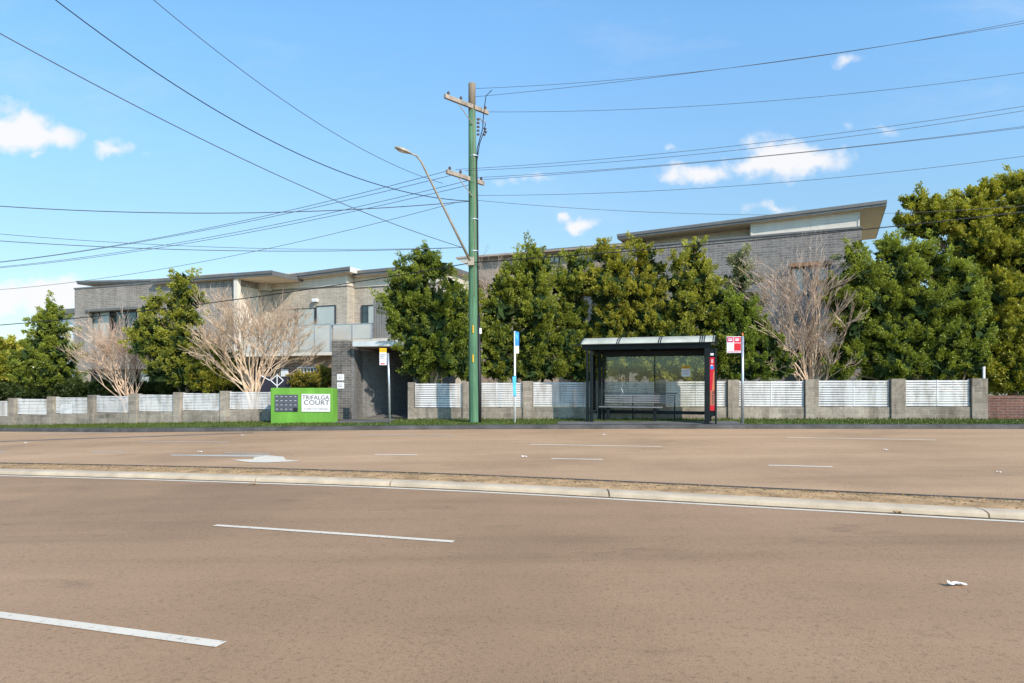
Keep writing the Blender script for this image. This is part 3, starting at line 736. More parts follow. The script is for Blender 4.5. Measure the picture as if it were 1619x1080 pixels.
# ---- left building
L = Fr((-28.2, 44), 22)
lb = L.root('apartment_building', 'long grey brick apartment block with stepped flat roofs at left', 'building')
sA, zA = L.loc(375, 438.5, 0)
s0 = 0
wx0, wz1 = L.loc(139, 492, 0); wx1, _ = L.loc(217, 490, 0)
gx0, gz1 = L.loc(137, 583, 0); gx1, _ = L.loc(262, 583, 0)
zb = -.8
# front wall of block A with openings
mb = MB()
_, gz1 = L.loc(200, 583, 0); _, wzt = L.loc(178, 491, 0); _, wzb = L.loc(178, 540, 0)
mb.box(0, gx0, 0, .3, zb, gz1); mb.box(gx1, sA, 0, .3, zb, gz1)
mb.box(0, wx0, 0, .3, gz1, wzt); mb.box(wx0, wx1, 0, .3, gz1, wzb); mb.box(wx1, sA, 0, .3, gz1, wzt)
mb.box(0, sA, 0, .3, wzt, zA)
mb.box(0, .3, .3, 9, zb, zA); mb.box(sA - .3, sA, .3, 9, zb, zA)
mb.build('wall', M['wallL'], lb)
MB().box(-.04, sA + .03, -.04, .34, zA + .002, zA + .09).build('parapet_cap', M['fascia'], lb)
MB().box(.3, sA - .3, .9, 1.0, zb, zA - .3).build('inner_wall', M['wallL2'], lb)
window(lb, L, 141, 175, 493, 541, .5, 'curtain', 1)
window(lb, L, 183, 217, 492, 540, .5, 'win', 1)
window(lb, L, 142, 215, 586, 612, .45, 'win', 3)
window(lb, L, 222, 262, 586, 612, .45, ['curtain', 'win'], 1)
MB().box(wx0 - .1, wx1 + .1, -.12, .3, wzt + .003, wzt + .14).build('window_hood', M['fascia'], lb)
a_, az = L.loc(228, 494, 0); b_, _ = L.loc(262, 494, 0)
MB().box(*(lambda a, b: (a, b))(L.loc(222, 490)[0], L.loc(262, 490)[0]), -.05, -.003, L.loc(240, 494)[1], L.loc(240, 489)[1]).build('window_hood', M['frame'], lb)
# small balcony slab at the far left
xa, za = L.loc(100, 500, 2.0)
MB().box(xa, -.003, .4, 3.5, za - .05, za + .25).build('balcony_slab', M['fascia'], lb)
MB().box(xa + .5, -.003, 1, 3.2, zb, za - .06).build('side_wall', M['white'], lb)
# clerestory behind the parapet and its roofs
x0, z0 = L.loc(150, 449, 1.8); x1, z1 = L.loc(375, 433, 1.8)
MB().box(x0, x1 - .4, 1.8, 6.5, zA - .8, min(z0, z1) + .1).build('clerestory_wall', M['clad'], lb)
roof(lb, L, (122, 449.5), (243, 447), .5, 6.5, .2)
roof(lb, L, (240, 449), (431, 435.5), -.35, 7.5, .26)
# side wall and blade wall (cream) where block A steps back
bx0, _ = L.loc(369.5, 438, -.25); bx1, _ = L.loc(375.5, 438, -.25)
MB().box(bx0, bx1, -.25, -.003, 2.9, L.loc(372, 438, -.25)[1]).build('blade_wall', M['cream'], lb)
MB().box(sA + .003, sA + .03, .02, 1.9, 2.9, L.loc(378, 452, .1)[1]).build('side_panel', M['cream'], lb)
# recessed facade, stepping back bay by bay
def bay(pxa, pxb, yl, py_clad_top, py_clad_bot, roof_l, roof_r, first=False, last=False):
    xa, _ = L.loc(pxa, 450, yl); xb, _ = L.loc(pxb, 450, yl)
    pm = (pxa + pxb) / 2
    zc = L.loc(pm, py_clad_bot, yl)[1]; zt = L.loc(pxb, py_clad_top, yl)[1] + .1
    MB().box(xa, xb, yl, yl + .3, zb, zc).build('wall', M['wallL2'], lb)
    MB().box(xb - .3, xb, yl + .3, yl + 4, zb, zc).build('wall', M['wallL2'], lb)
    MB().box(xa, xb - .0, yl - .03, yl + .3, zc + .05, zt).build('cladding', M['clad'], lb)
    MB().box(xb - .3, xb, yl + .3, yl + 4, zc + .05, zt).build('cladding', M['clad'], lb)
    MB().box(xa, xb + .02, yl - .05, yl + .32, zc + .002, zc + .048).build('flashing', M['fascia'], lb)
    MB().box(xb - .05, xb + .03, yl - .06, yl - .031, zc + .06, zt - .05).build('corner_trim', M['fascia_l'], lb)
    roof(lb, L, roof_l, roof_r, yl - .5, 7, .27)
bay(376, 421, 1.7, 436, 462, (372, 440.5), (430.5, 436))
bay(421.5, 549, 2.2, 428, 456.5, (431.5, 445), (553.5, 429.5))
bay(549.5, 700, 2.9, 425, 452, (556, 437), (700, 424))
# mitred fascia ends facing right, sunlight put into their paler colour
for px, py, yl in ((430.5, 436, 1.2), (553.5, 429.5, 1.7)):
    x, z = L.loc(px, py, yl)
    MB().box(x + .003, x + .02, yl - .02, yl + 1.2, z - .02, z + .27).build('sunlit_fascia_end', M['fascia_l'], lb)
window(lb, L, 470, 499, 487, 520, 2.15, 'curtain', 0)
window(lb, L, 500, 531, 483, 516, 2.15, 'curtain', 0)
window(lb, L, 445, 468, 489, 520, 2.15, 'curtain', 0)
window(lb, L, 572, 603, 482, 512, 2.85, ['win', 'curtain', 'win'], 2)
x, z = L.loc(499, 474, 2.1)
MB().box(x - .15, x + .15, 1.95, 2.17, z - .12, z + .06).build('wall_light', M['white'], lb)
# vertical batten screen
mb = MB(); xa, zt = L.loc(590, 473, 1.7); xb = L.loc(628, 473, 1.7)[0]; z_b = L.loc(600, 541, 1.7)[1]
n = 14
for i in range(n):
    c = xa + (xb - xa) * i / n; mb.box(c, c + (xb - xa) / n * .6, 1.7, 1.76, z_b, zt)
mb.box(xa - .03, xb, 1.77, 1.8, zt - .06, zt); mb.box(xa - .03, xb, 1.77, 1.8, z_b, z_b + .06)
mb.build('batten_screen', plain('grey battens', (.24, .235, .23), .6), lb)
# balconies
def balus(pxa, pxb, pyt, pyb, yl, n, lb=lb):
    xa = L.loc(pxa, pyt, yl)[0]; xb = L.loc(pxb, pyt, yl)[0]; pm = (pxa + pxb) / 2
    zt = L.loc(pm, pyt, yl)[1]; z0 = L.loc(pm, pyb, yl)[1]; mb = MB()
    w = (xb - xa) / n
    for i in range(n): mb.box(xa + i * w + .025, xa + (i + 1) * w - .025, yl, yl + .015, z0, zt)
    o = mb.build('balustrade', M['frost'], lb)
    mb = MB()
    for i in range(n + 1): mb.box(xa + i * w - .022, xa + i * w + .022, yl - .03, yl + .03, z0, zt + .01)
    mb.build('baluster_post', M['steel'], o)
    MB().box(xa, xb, yl - .025, yl + .03, zt + .012, zt + .05).build('handrail', M['steel'], o)
    return xa, xb, z0, zt
xa, xb, z0, zt = balus(380, 523, 516, 557, .2, 6)
MB().box(xa, xb, .21, 1.69, z0 - .2, z0 - .005).build('balcony_slab', M['cream'], lb)
xa, xb, z0, zt = balus(527, 588, 513, 536, 1.2, 2)
MB().box(xa, xb + 2, 1.22, 2.88, z0 - .2, z0 - .005).build('balcony_slab', M['cream'], lb)
# ground floor brown brick with barred window
xa = L.loc(440, 580, 1.0)[0]; xb = L.loc(524, 580, 1.0)[0]; zt = L.loc(480, 559, 1.0)[1]
MB().box(xa, xb + 1, 1.0, 1.2, zb, zt).build('wall', M['brown'], lb)
window(lb, L, 471, 502, 580, 600, .97, 'win', 5, frame='white')
MB().box(L.loc(405, 590, 1.2)[0], L.loc(441, 590, 1.2)[0] - .02, 1.25, 1.4, zb, zt - .3).build('entry_screen', M['navy'], lb)
x0_, zt_ = L.loc(444, 584, .9); x1_, _ = L.loc(455, 584, .9)
MB().box(x0_, x1_, .9, .96, zb, zt_).build('door', M['white'], lb)

# diamond gate frame by the sign
g = P(437, 600, 27.2)
gt = empty('garden_gate', (g.x, 27.2, Z(g.x, 27.2)), label='dark garden gate with white diamond pattern behind the green sign', cat='gate')
MB().box(-.62, .52, .02, .06, .1, 1.72).build('gate_panel', M['navy'], gt)
def barb(mb, a, b, w=.02):
    mb.tube([(a[0], 0, a[1]), (b[0], 0, b[1])], w, 4)
mb = MB(); c = (.03, 1.56)
for dx in (-1, 1):
    for dz in (-1, 1): barb(mb, (c[0] + dx * .25, c[1]), (c[0] + dx * .03, c[1] + dz * .2))
barb(mb, (c[0], .5), (c[0], 1.83)); barb(mb, (-.6, 1.75), (-.25, 1.56))
mb.build('diamond_bars', M['white'], gt)

# ---- middle wing seen above the trees
Mi = Fr((P(745, 600, 44).x, 44), 22)
mbd = Mi.root('apartment_wing', 'low pinkish brick wing between the two blocks, half hidden by trees', 'building')
xr, _ = Mi.loc(1010, 390, 0); _, zt = Mi.loc(790, 406.5, 0)
MB().box(0, xr, 0, 8, -.8, zt).build('wall', M['wallM'], mbd)
x = Mi.loc(722, 412, -.5)[0]
MB().hexa([(x, -.6, zt - .02), (xr, -.6, zt + .002), (x, 5, zt - .02), (xr, 5, zt + .002), (x, -.6, zt + .1), (xr, -.6, zt + .1), (x, 5, zt + .1), (xr, 5, zt + .1)]).build('parapet_cap', M['wallM'], mbd)
MB().hexa([(x + .7, -.45, zt - .45), (.6, -.45, zt - .45), (x + .7, 3, zt - .45), (.6, 3, zt - .45), (x, -.55, zt - .03), (.6, -.55, zt - .03), (x, 3, zt - .03), (.6, 3, zt - .03)]).build('eave', M['cream'], mbd)
x0, z0 = Mi.loc(850, 401.5, .5)
MB().box(x0 + .3, xr, .7, 7, zt + .103, z0 + .25).build('cladding', M['clad'], mbd)
window(mbd, Mi, 860, 885, 404, 416, -.04, 'curtain', 2)
roof(mbd, Mi, (848, 401), (1012, 388), -.4, 7, .2)

# ---- right building
Rb = Fr((16.9, 33), 25)
rb = Rb.root('apartment_building', 'dark grey brick apartment block with tilted overhanging roof at right', 'building')
_, zt = Rb.loc(1363, 361, 0)
xl = Rb.loc(955, 395, 0)[0]
wa, wb = Rb.loc(1250, 430, 0)[0], Rb.loc(1312, 430, 0)[0]; w_t = Rb.loc(1280, 421, 0)[1]; w_b = Rb.loc(1280, 468, 0)[1]
ga, gb = Rb.loc(1240, 570, 0)[0], Rb.loc(1335, 570, 0)[0]; g_t = Rb.loc(1280, 553, 0)[1]
mb = MB()
mb.box(xl, wa, 0, .3, g_t, zt); mb.box(wb, 0, 0, .3, g_t, zt); mb.box(wa, wb, 0, .3, w_t, zt); mb.box(wa, wb, 0, .3, g_t, w_b)
mb.box(xl, ga, 0, .3, -.5, g_t); mb.box(gb, 0, 0, .3, -.5, g_t)
mb.box(-.3, 0, .3, 9, -.5, zt); mb.box(xl, xl + .3, .3, 9, -.5, zt)
mb.build('wall', M['wallR'], rb)
MB().box(xl - .03, .04, -.05, .33, zt + .002, zt + .10).build('parapet_cap', M['fascia'], rb)
MB().box(wa - .02, wb + .1, -.35, -.003, w_t - .02, w_t + .16).build('window_hood', plain('brown hood', (.3, .16, .09), .6), rb)
window(rb, Rb, 1251, 1311, 423, 467, .15, ['curtain', 'win', 'curtain'], 2)
window(rb, Rb, 1241, 1334, 556, 604, .2, 'win', 4)
MB().box(ga - .4, gb + .4, -.6, -.003, g_t + .02, g_t + .16).build('awning_slab', M['fascia'], rb)
MB().box(xl + .3, -.3, .9, 1.0, -.5, zt - .3).build('inner_wall', M['interior'], rb)
mb = MB()
ca = Rb.loc(1188, 360, .02)[0]; cb = Rb.loc(1358, 350, .02)[0]
zl = Rb.loc(1188, 351, .02)[1]; zr = Rb.loc(1358, 334, .02)[1]
mb.hexa([(ca, .02, zt + .103), (cb, .02, zt + .103), (ca, 7, zt + .103), (cb, 7, zt + .103), (ca, .02, zl + .1), (cb, .02, zr + .1), (ca, 7, zl + .1), (cb, 7, zr + .1)])
mb.build('cladding', M['cladw'], rb)
cl = Rb.loc(1012, 384, 1.0)[0]
mb = MB(); zl2 = Rb.loc(1040, 374, 1.0)[1]
mb.hexa([(cl, 1.0, zt + .003), (ca - .003, 1.0, zt + .003), (cl, 6.9, zt + .003), (ca - .003, 6.9, zt + .003), (cl, 1.0, zl2 - .1), (ca - .003, 1.0, zl + .05), (cl, 6.9, zl2 - .1), (ca - .003, 6.9, zl + .05)])
mb.build('cladding', M['clad'], rb)
for x in (ca - .04, cb - .04): MB().box(x, x + .08, -.012, .017, zt + .11, (zl if x < cb - 1 else zr) - .02).build('corner_trim', M['fascia_l'], rb)
roof(rb, Rb, (976, 378), (1402, 325), -.38, 8.2, .24)

# ------------------------------------------------------------------ driveway entry
E = Fr((P(524, 600, 26.2).x, 26.2), 8)
en = E.root('driveway_entry', 'dark driveway entrance with charcoal brick pillar and white flat canopy', 'gatehouse')
zg = Z(-6, 25) - .02
x1, zt = E.loc(553.5, 538, 0)
MB().box(0, x1, 0, 1.1, zg, zt).build('pillar', M['pillar'], en, bevel=.01)
for k, py in enumerate((596.5, 609.5)):
    xa, z = E.loc(538, py, -.02); w = .15
    p = MB().box(xa - w + .02, xa + w, -.02, -.002, z - .12, z + .12).build('plaque', M['board'], en)
    for j in range(3): MB().box(xa - .09, xa + .08 - .03 * (j % 2), -.024, -.021, z + .05 - j * .045, z + .062 - j * .045).build('plaque_print', M['inkg'] if j < 2 else M['ink'], p)
xe, _ = E.loc(645, 600, 0)
# canopy
cx0, cz0 = E.loc(558, 548.5, -.35); cz1 = E.loc(600, 541, -.35)[1]
c = MB().box(cx0, xe + .15, -.35, 4.5, cz0, cz1 + .02).build('canopy', M['fascia_l'], en, bevel=.01)
MB().box(cx0 - .01, xe + .16, -.37, -.352, cz0 + .02, cz1 + .04).build('canopy_fascia', plain('pale blue grey fascia', (.5, .54, .56), .5), c)
MB().box(cx0 + .1, xe + .1, -.25, 4.4, cz0 - .06, cz0 - .003).build('canopy_soffit', plain('brown soffit', (.10, .05, .03), .7), c)
# side walls and back wall of the ramp
MB().box(x1 + .003, x1 + .12, .1, 7, zg, cz0 - .07).build('side_wall', M['drive_wall'], en)
wl = (x1 + .125, 1.0); wr = (xe + .1, 5.0)
MB().hexa([(wl[0], wl[1], zg - .2), (wr[0], wr[1], zg - .2), (wl[0], wl[1] + .2, zg - .2), (wr[0], wr[1] + .2, zg - .2), (wl[0], wl[1], cz0 - .07), (wr[0], wr[1], cz0 - .07), (wl[0], wl[1] + .2, cz0 - .07), (wr[0], wr[1] + .2, cz0 - .07)]).build('back_wall', M['drive_wall'], en)
MB().box(xe + .1, xe + .25, .4, 7, zg, cz0 - .07).build('side_wall', M['drive_wall'], en)
MB().hexa([(x1 + .13, .8, zg + .0), (xe + .09, .8, zg + .03), (x1 + .13, 4.9, zg + .1), (xe + .09, 4.9, zg + .5)] + [(x1 + .13, .8, zg + .02), (xe + .09, .8, zg + .05), (x1 + .13, 4.9, zg + .15), (xe + .09, 4.9, zg + .55)]).build('ramp', M['path'], en)
# curved handrail
hx, hz = E.loc(560, 633, .9); hx2, hz2 = E.loc(645, 623, 4.6)
pts = [(hx + .02, .9, hz - .14), (hx + .06, .9, hz - .17), (hx + .01, .9, hz - .19), (hx - .05, .9, hz - .15), (hx - .05, .9, hz - .06), (hx, .9, hz - .01)] + [(hx + (hx2 - hx) * t, .9 + 3.7 * t, hz + (hz2 - hz) * t) for t in (.06, .3, .6, 1)]
MB().tube(pts, .02, 6).build('handrail', M['steel'], en, smooth=True)

# ------------------------------------------------------------------ green sign wall
a = P(428, 670, 24.6); b = P(526.5, 670, 24.3)
ang = math.atan2(b.y - a.y, b.x - a.x); W = (b - a).length
z0 = Z(a.x, a.y) - .05
sg = empty('sign_wall', (a.x, a.y, z0), ang, label='bright green letterbox wall with white name board beside the driveway', cat='sign wall')
def sz(py): return H - (py - HY) / F * 24.45 - z0
def sx(px): return (px - 428) / (531.5 - 428) * W
zt = sz(613.5)
MB().box(0, W - .11, 0, .45, 0, zt).build('wall', M['signgreen'], sg, bevel=.012)
MB().box(W - .108, W, .03, .42, 0, zt - .015).build('side_recess', M['signgreen'], sg)
zp1, zp0 = sz(624), sz(651)
bp = MB().box(sx(435.2), sx(473.7), -.02, -.001, zp0, zp1).build('letterbox_panel', M['box'], sg)
cw = (sx(473.7) - sx(435.2)) / 5; rh = (zp1 - zp0) / 4
lbx = MB()
for r in range(4):
    for c in range(5):
        x = sx(435.2) + c * cw; z = zp1 - (r + 1) * rh
        bmk = MB().box(x + .012, x + cw - .012, -.032, -.021, z + .01, z + rh - .01)
        last = (r == 3 and c == 4)
        o = bmk.build('letterbox', M['interior'] if last else M['box'], sg, **({'label': 'open dark letterbox in bottom right corner'} if last else {}))
        if not last:
            MB().box(x + cw * .3, x + cw * .72, -.04, -.0325, z + rh * .52, z + rh * .68).build('slot_flap', M['boxhi'], o)
            MB().box(x + cw * .24, x + cw * .78, -.037, -.0325, z + rh * .70, z + rh * .80).build('slot', M['interior'], o)
bd = MB().box(sx(480), sx(527), -.03, -.001, sz(651), sz(623)).build('name_board', M['board'], sg, bevel=.004)
cxs = (sx(480) + sx(527)) / 2
def small_caps(body, cap, sm, z, name):
    # first letter larger, the rest small capitals
    text(body[0], cap, name, M['ink'], bd, (cxs - small_caps.w[body] / 2, -.032, z + cap * .0), 1.15, 'LEFT')
text('TRIFALGA', .215, 'lettering', M['ink'], bd, (cxs, -.033, sz(628.8)), 1.03, spacing=1.02)
text('COURT', .235, 'lettering', M['ink'], bd, (cxs + .03, -.033, sz(636.8)), 1.18, spacing=1.02)
pr_ = MB(); rg = random.Random(9); x = sx(484.5)
while x < sx(523.5):
    wdt = rg.uniform(.012, .026)
    if rg.random() < .86: pr_.box(x, x + wdt, -.034, -.0305, sz(647.2), sz(645.6) - rg.choice([0, .008]))
    x += wdt + .008
pr_.build('address_print', M['inkg'], bd)

# ------------------------------------------------------------------ bus shelter
th = R(20)
o = P(931, 666, 23.1); sh = empty('bus_shelter', (o.x, o.y, .335), -th, label='black framed bus shelter with glass back, bench and red poster panel', cat='bus shelter')
zs = .335
W = 3.86; D = 1.12; Hh = 2.42
def post(x, y, w=.1, d=.1, h=Hh, nm='post'): return MB().box(x - w / 2, x + w / 2, y - d / 2, y + d / 2, -.03, h).build(nm, M['shelter'], sh, bevel=.008)
post(-.05, 0, .07, .12); post(.09, 0, .09, .12, Hh - .02)
post(W, 0, .16, .16)
post(.12, D, .1, .1); post(.26, D, .07, .08)
post(W, D, .12, .12)
for x, y in ((0.02, 0), (W, 0)): MB().box(x - .15, x + .15, y - .12, y + .12, -.03, .015).build('foot_plate', M['shelter'], sh)
# beams
MB().box(-.22, W + .12, -.07, .05, Hh, Hh + .17).build('front_beam', M['shelter'], sh, bevel=.01)
MB().box(-.1, W + .06, D - .04, D + .06, Hh - .1, Hh + .1).build('back_beam', M['shelter'], sh)
for x in (-.0, W / 2, W): MB().box(x - .04, x + .04, .05, D - .04, Hh - .02, Hh + .1).build('cross_beam', M['shelter'], sh)
MB().box(.3, W - .08, D - .16, D - .05, Hh - .2, Hh - .02).build('light_box', M['shelter'], sh)
# arched roof
mb = MB(); rb_ = MB(); prof = []
for i in range(11):
    t = i / 10; y = -.16 + (D + .32) * t; prof.append((y, Hh + .17 + .26 * math.sin(math.pi * min(1, t * 1.0 + .0)) ** .7 * (1 if t < .5 else 1)))
x0, x1 = -.26, W + .22
n = 48
for i in range(n + 1):
    x = x0 + (x1 - x0) * i / n
    for (y, z) in prof: mb.v.append((x, y, z + .002))
for i in range(n):
    for j in range(10):
        a = i * 11 + j; mb.f.append([a, a + 11, a + 12, a + 1]); mb.m.append(0)
rf = mb.build('roof', M['polycarb'], sh, smooth=True)
md = rf.modifiers.new('thick', 'SOLIDIFY'); md.thickness = .012
for x in (x0, x0 + (x1 - x0) * .285, x0 + (x1 - x0) * .3, x0 + (x1 - x0) * .60, x0 + (x1 - x0) * .615, x0 + (x1 - x0) * .90, x0 + (x1 - x0) * .915, x0 + (x1 - x0) * .93, x1 - .03):
    pts = [(x, y, z + .006) for y, z in prof]; rb_.tube(pts, .017, 5)
rb_.build('roof_rib', M['shelter'], rf)
MB().box(x0 - .3, x1 + .14, -.2, -.12, Hh + .15, Hh + .185).build('gutter', M['shelter'], sh)
# end gable on the right
gb_ = MB(); vs = [(x1, y, z) for y, z in prof] + [(x1, prof[-1][0], Hh + .13), (x1, prof[0][0], Hh + .13)]
gb_.add(vs, [tuple(range(len(vs)))]).build('roof_end', M['shelter'], sh)
# glass
bgx0, bgx1 = .31, W - .08
mid = (bgx0 + bgx1) / 2
for a, b in ((bgx0, mid - .02), (mid + .02, bgx1)):
    MB().box(a, b, D - .006, D + .006, .36, Hh - .12).build('back_glass', M['glass'], sh)
MB().box(mid - .012, mid + .012, D - .02, D + .02, .36, Hh - .12).build('glass_joint', M['shelter'], sh)
MB().box(.02, .032, .08, D - .08, .36, Hh - .15).build('side_glass', M['glass'], sh)
MB().box(.3, W - .06, D - .03, D + .03, .24, .35).build('bottom_rail', M['shelter'], sh)
MB().box(.0, .05, .06, D - .06, .24, .33).build('bottom_rail', M['shelter'], sh)
MB().box(.38, .385, D - .05, D - .045, 1.4, Hh - .2).build('light_conduit', M['steel'], sh)
# notice on the glass
nt = MB().box(2.95, 3.23, D - .016, D - .010, 1.52, 1.78).build('notice', M['signw'], sh)
MB().box(2.95, 3.23, D - .016, D - .010, 1.78, 1.89).build('notice_header', M['yellow'], nt)
for j in range(4): MB().box(2.98, 3.18 - .03 * (j % 2), D - .019, D - .0165, 1.72 - j * .045, 1.733 - j * .045).build('notice_print', M['inkg'], nt)
text('RIDE', .085, 'notice_lettering', M['ink'], nt, (3.09, D - .019, 1.835), 1.0)
# graffiti-like white etching low on the back glass
def scr(pts): return [(x, D - .012, z) for x, z in pts]
et = MB()
rg = random.Random(4)
for k in range(16):
    x = 2.92 + k * .055; z = 1.22 + rg.uniform(-.03, .03)
    et.tube(scr([(x, z), (x + .02, z + rg.uniform(.03, .09)), (x + .045, z - .02)]), .006, 3)
et.tube(scr([(.95, 1.3), (.9, 1.1), (.96, .95), (.86, .8)]), .008, 3)
et.build('glass_scratches', M['white'], sh)
# bench
bn = MB()
bench = bn.box(.2, 2.35, D - .52, D - .14, .46, .50).build('bench_seat', M['bench'], sh, bevel=.006)
for i in range(3): MB().box(.2, 2.35, D - .50 + i * .12, D - .49 + i * .12, .5001, .503).build('seat_groove', M['frame'], bench)
for i in range(4):
    MB().box(.34, 2.75, D - .10 - .01 * i, D - .07 - .01 * i, .62 + i * .075, .66 + i * .075).build('bench_back_slat', M['bench'], bench)
MB().box(.34, 2.8, D - .11, D - .07, .93, .965).build('bench_top_rail', M['frame'], bench)
for x in (.5, 2.1): MB().box(x - .05, x + .05, D - .44, D - .3, -.03, .458).build('bench_leg', M['shelter'], bench, bevel=.006)
for x in (1.3, 2.72): MB().box(x - .02, x + .02, D - .07, D - .04, -.03, .9).build('back_support', M['shelter'], bench)
# advertising panel on the right end
pn = MB().box(W - .04, W + .16, .16, D - .12, .22, Hh - .02).build('poster_panel', M['shelter'], sh, bevel=.01)
# poster faces toward the camera side
fp = MB().box(W + .085, W + .235, -.005, .012, .42, Hh - .30).build('poster', M['red'], pn)
MB().box(W + .083, W + .237, .014, .12, .25, Hh - .02).build('poster_frame', M['shelter'], pn)
MB().box(W + .237, W + .29, -.02, .12, .0, Hh).build('poster_side_frame', M['shelter'], pn)
fp2 = MB()
def pz(t): return .42 + (Hh - .72) * t
MB().box(W + .10, W + .20, -.009, -.006, pz(.78), pz(.84)).build('poster_print', M['blue'], fp)
MB().box(W + .11, W + .17, -.009, -.006, pz(.84), pz(.86)).build('poster_print', M['signw'], fp)
text('8', .17, 'poster_lettering', M['signw'], fp, (W + .155, -.009, pz(.925)), .8)
mb = MB(); mb.add([(W + .15, -.0085, pz(.38)), (W + .23, -.0085, pz(.30)), (W + .23, -.0085, pz(.77)), (W + .19, -.0085, pz(.72)), (W + .17, -.0085, pz(.55))], [(0, 1, 2, 3, 4)]); mb.build('poster_figure', plain('poster orange', (.6, .2, .1), .4), fp)
MB().box(W + .09, W + .23, -.0085, -.006, pz(.1), pz(.38)).build('poster_print', plain('poster salmon', (.5, .16, .1), .4), fp)
for j in range(9): MB().box(W + .155, W + .20, -.0115, -.009, pz(.12 + j * .027), pz(.135 + j * .027)).build('poster_print', M['ink'], fp)
MB().box(W + .1, W + .2, -.03, .0, Hh - .24, Hh - .17).build('route_plate', M['signw'], pn)

# ------------------------------------------------------------------ poles and signs
def ground_at(px, Y): return ((px - CX) / F * Y, Y, Z((px - CX) / F * Y, Y))
# red and white bus stop sign
x, y, z = ground_at(1174, 21.9)
bs = empty('bus_stop_sign', (x, y, z), R(-12), label='red and white bus stop flag on grey post right of the shelter', cat='bus stop sign')
s = 21.9 / F
hp = (667 - 529) * s
MB().tube([(0, 0, -.1), (0, 0, hp)], .045, 12).build('post', M['steel'], bs, smooth=True)
MB().tube([(0, 0, hp), (0, 0, hp + .05), (0, 0, hp + .11)], [.02, .03, .01], 8).build('post_cap', M['orange'], bs, smooth=True)
pw = .44; z1 = hp - .01; z0 = z1 - .53
pnl = MB().box(-.05 - pw, -.05, -.015, .015, z0, z1).build('sign_plate', M['signw'], bs, bevel=.006)
MB().box(-.05 - pw * .48, -.055, -.018, -.0155, z0 + .07, z1 - .22).build('red_panel', M['red'], pnl)
MB().box(-.05 - pw * .97, -.05 - pw * .53, -.018, -.0155, z1 - .19, z1 - .02).build('pink_panel', M['pink'], pnl)
MB().box(-.05 - pw * .48, -.055, -.018, -.0155, z1 - .20, z1 - .02).build('red_panel', M['red'], pnl)
for cx_ in (-.05 - pw * .75, -.05 - pw * .27):
    mb = MB(); mb.box(cx_ - .06, cx_ + .06, -.022, -.0185, z1 - .15, z1 - .06)
    bi = mb.build('bus_symbol', M['signw'], pnl)
    mb = MB()
    for k in range(3): mb.box(cx_ - .05 + k * .035, cx_ - .023 + k * .035, -.025, -.0225, z1 - .10, z1 - .075)
    mb.box(cx_ - .045, cx_ - .02, -.025, -.0225, z1 - .15, z1 - .135); mb.box(cx_ + .02, cx_ + .045, -.025, -.0225, z1 - .15, z1 - .135)
    mb.build('bus_windows', M['pink'], bi)
MB().box(-.05 - pw * .95, -.07, -.018, -.0155, z0 + .025, z0 + .045).build('pink_stripe', M['pink'], pnl)

# blue timetable post
x, y, z = ground_at(814, 22.9)
bp_ = empty('timetable_post', (x, y, z), R(0), label='thin white post with blue flag and blue timetable holder right of the utility pole', cat='sign post')
s = 22.9 / F; hp = (667 - 522) * s
MB().tube([(0, 0, -.1), (0, 0, hp)], .033, 10).build('post', M['white'], bp_, smooth=True)
fl = MB().add([(.01, -.04, hp), (.14, -.01, hp - .04), (.14, -.01, hp - .49), (.01, -.04, hp - .49), (.01, -.02, hp), (.14, .01, hp - .04), (.14, .01, hp - .49), (.01, -.02, hp - .49)], [(0, 1, 2, 3), (7, 6, 5, 4), (0, 4, 5, 1), (1, 5, 6, 2), (2, 6, 7, 3), (3, 7, 4, 0)]).build('flag', M['blue'], bp_)
MB().add([(.03, -.0385, hp - .06), (.1, -.022, hp - .16), (.09, -.0245, hp - .3), (.04, -.036, hp - .2)], [(0, 1, 2, 3)]).build('flag_swoosh', M['blue2'], fl)
MB().box(.012, .135, -.03, -.01, hp - .75, hp - .495).build('route_plate', M['signw'], bp_)
z1 = hp - 1.53; z0 = hp - 2.17
MB().hexa([(-.05, -.07, z0), (.04, -.07, z0), (-.05, .03, z0), (.04, .03, z0), (-.085, -.09, z1), (.045, -.09, z1), (-.085, .03, z1), (.045, .03, z1)]).build('timetable_holder', M['blue2'], bp_, bevel=.01)
for zz in (z0 - .02, z1 + .0): MB().tube([(0, -.0, zz), (0, 0, zz + .03)], .045, 10).build('clamp', M['blue'], bp_)

# yellow topped notice sign in front of the driveway
x, y, z = ground_at(615.5, 23.4)
ys = empty('notice_sign', (x, y, z), R(-4), label='small yellow and white parking sign on leaning post before the driveway', cat='sign post')
s = 23.4 / F; hp = (667 - 556) * s
MB().tube([(.02, 0, -.1), (-.01, 0, hp * .6), (-.045, 0, hp)], .036, 10).build('post', M['steel'], ys, smooth=True)
pl_ = MB().box(-.33, -.085, -.045, -.03, hp - .41, hp + .02).build('sign_plate', M['signw'], ys, bevel=.004)
MB().box(-.33, -.085, -.045, -.03, hp + .0205, hp + .17).build('yellow_panel', M['yellow'], pl_)
MB().box(-.31, -.11, -.049, -.0455, hp + .085, hp + .10).build('yellow_rule', plain('dark yellow', (.4, .2, .02), .5), pl_)
for j, (w, c) in enumerate(((.17, 'ink'), (.12, 'ink'), (.14, 'inkg'))):
    for k in range(5):
        MB().box(-.30 + k * w / 5, -.30 + (k + .7) * w / 5, -.048, -.0455, hp - .08 - j * .062, hp - .045 - j * .062).build('sign_print', M[c], pl_)
MB().box(-.30, -.14, -.048, -.0455, hp - .385, hp - .345).build('red_print', M['red'], pl_)

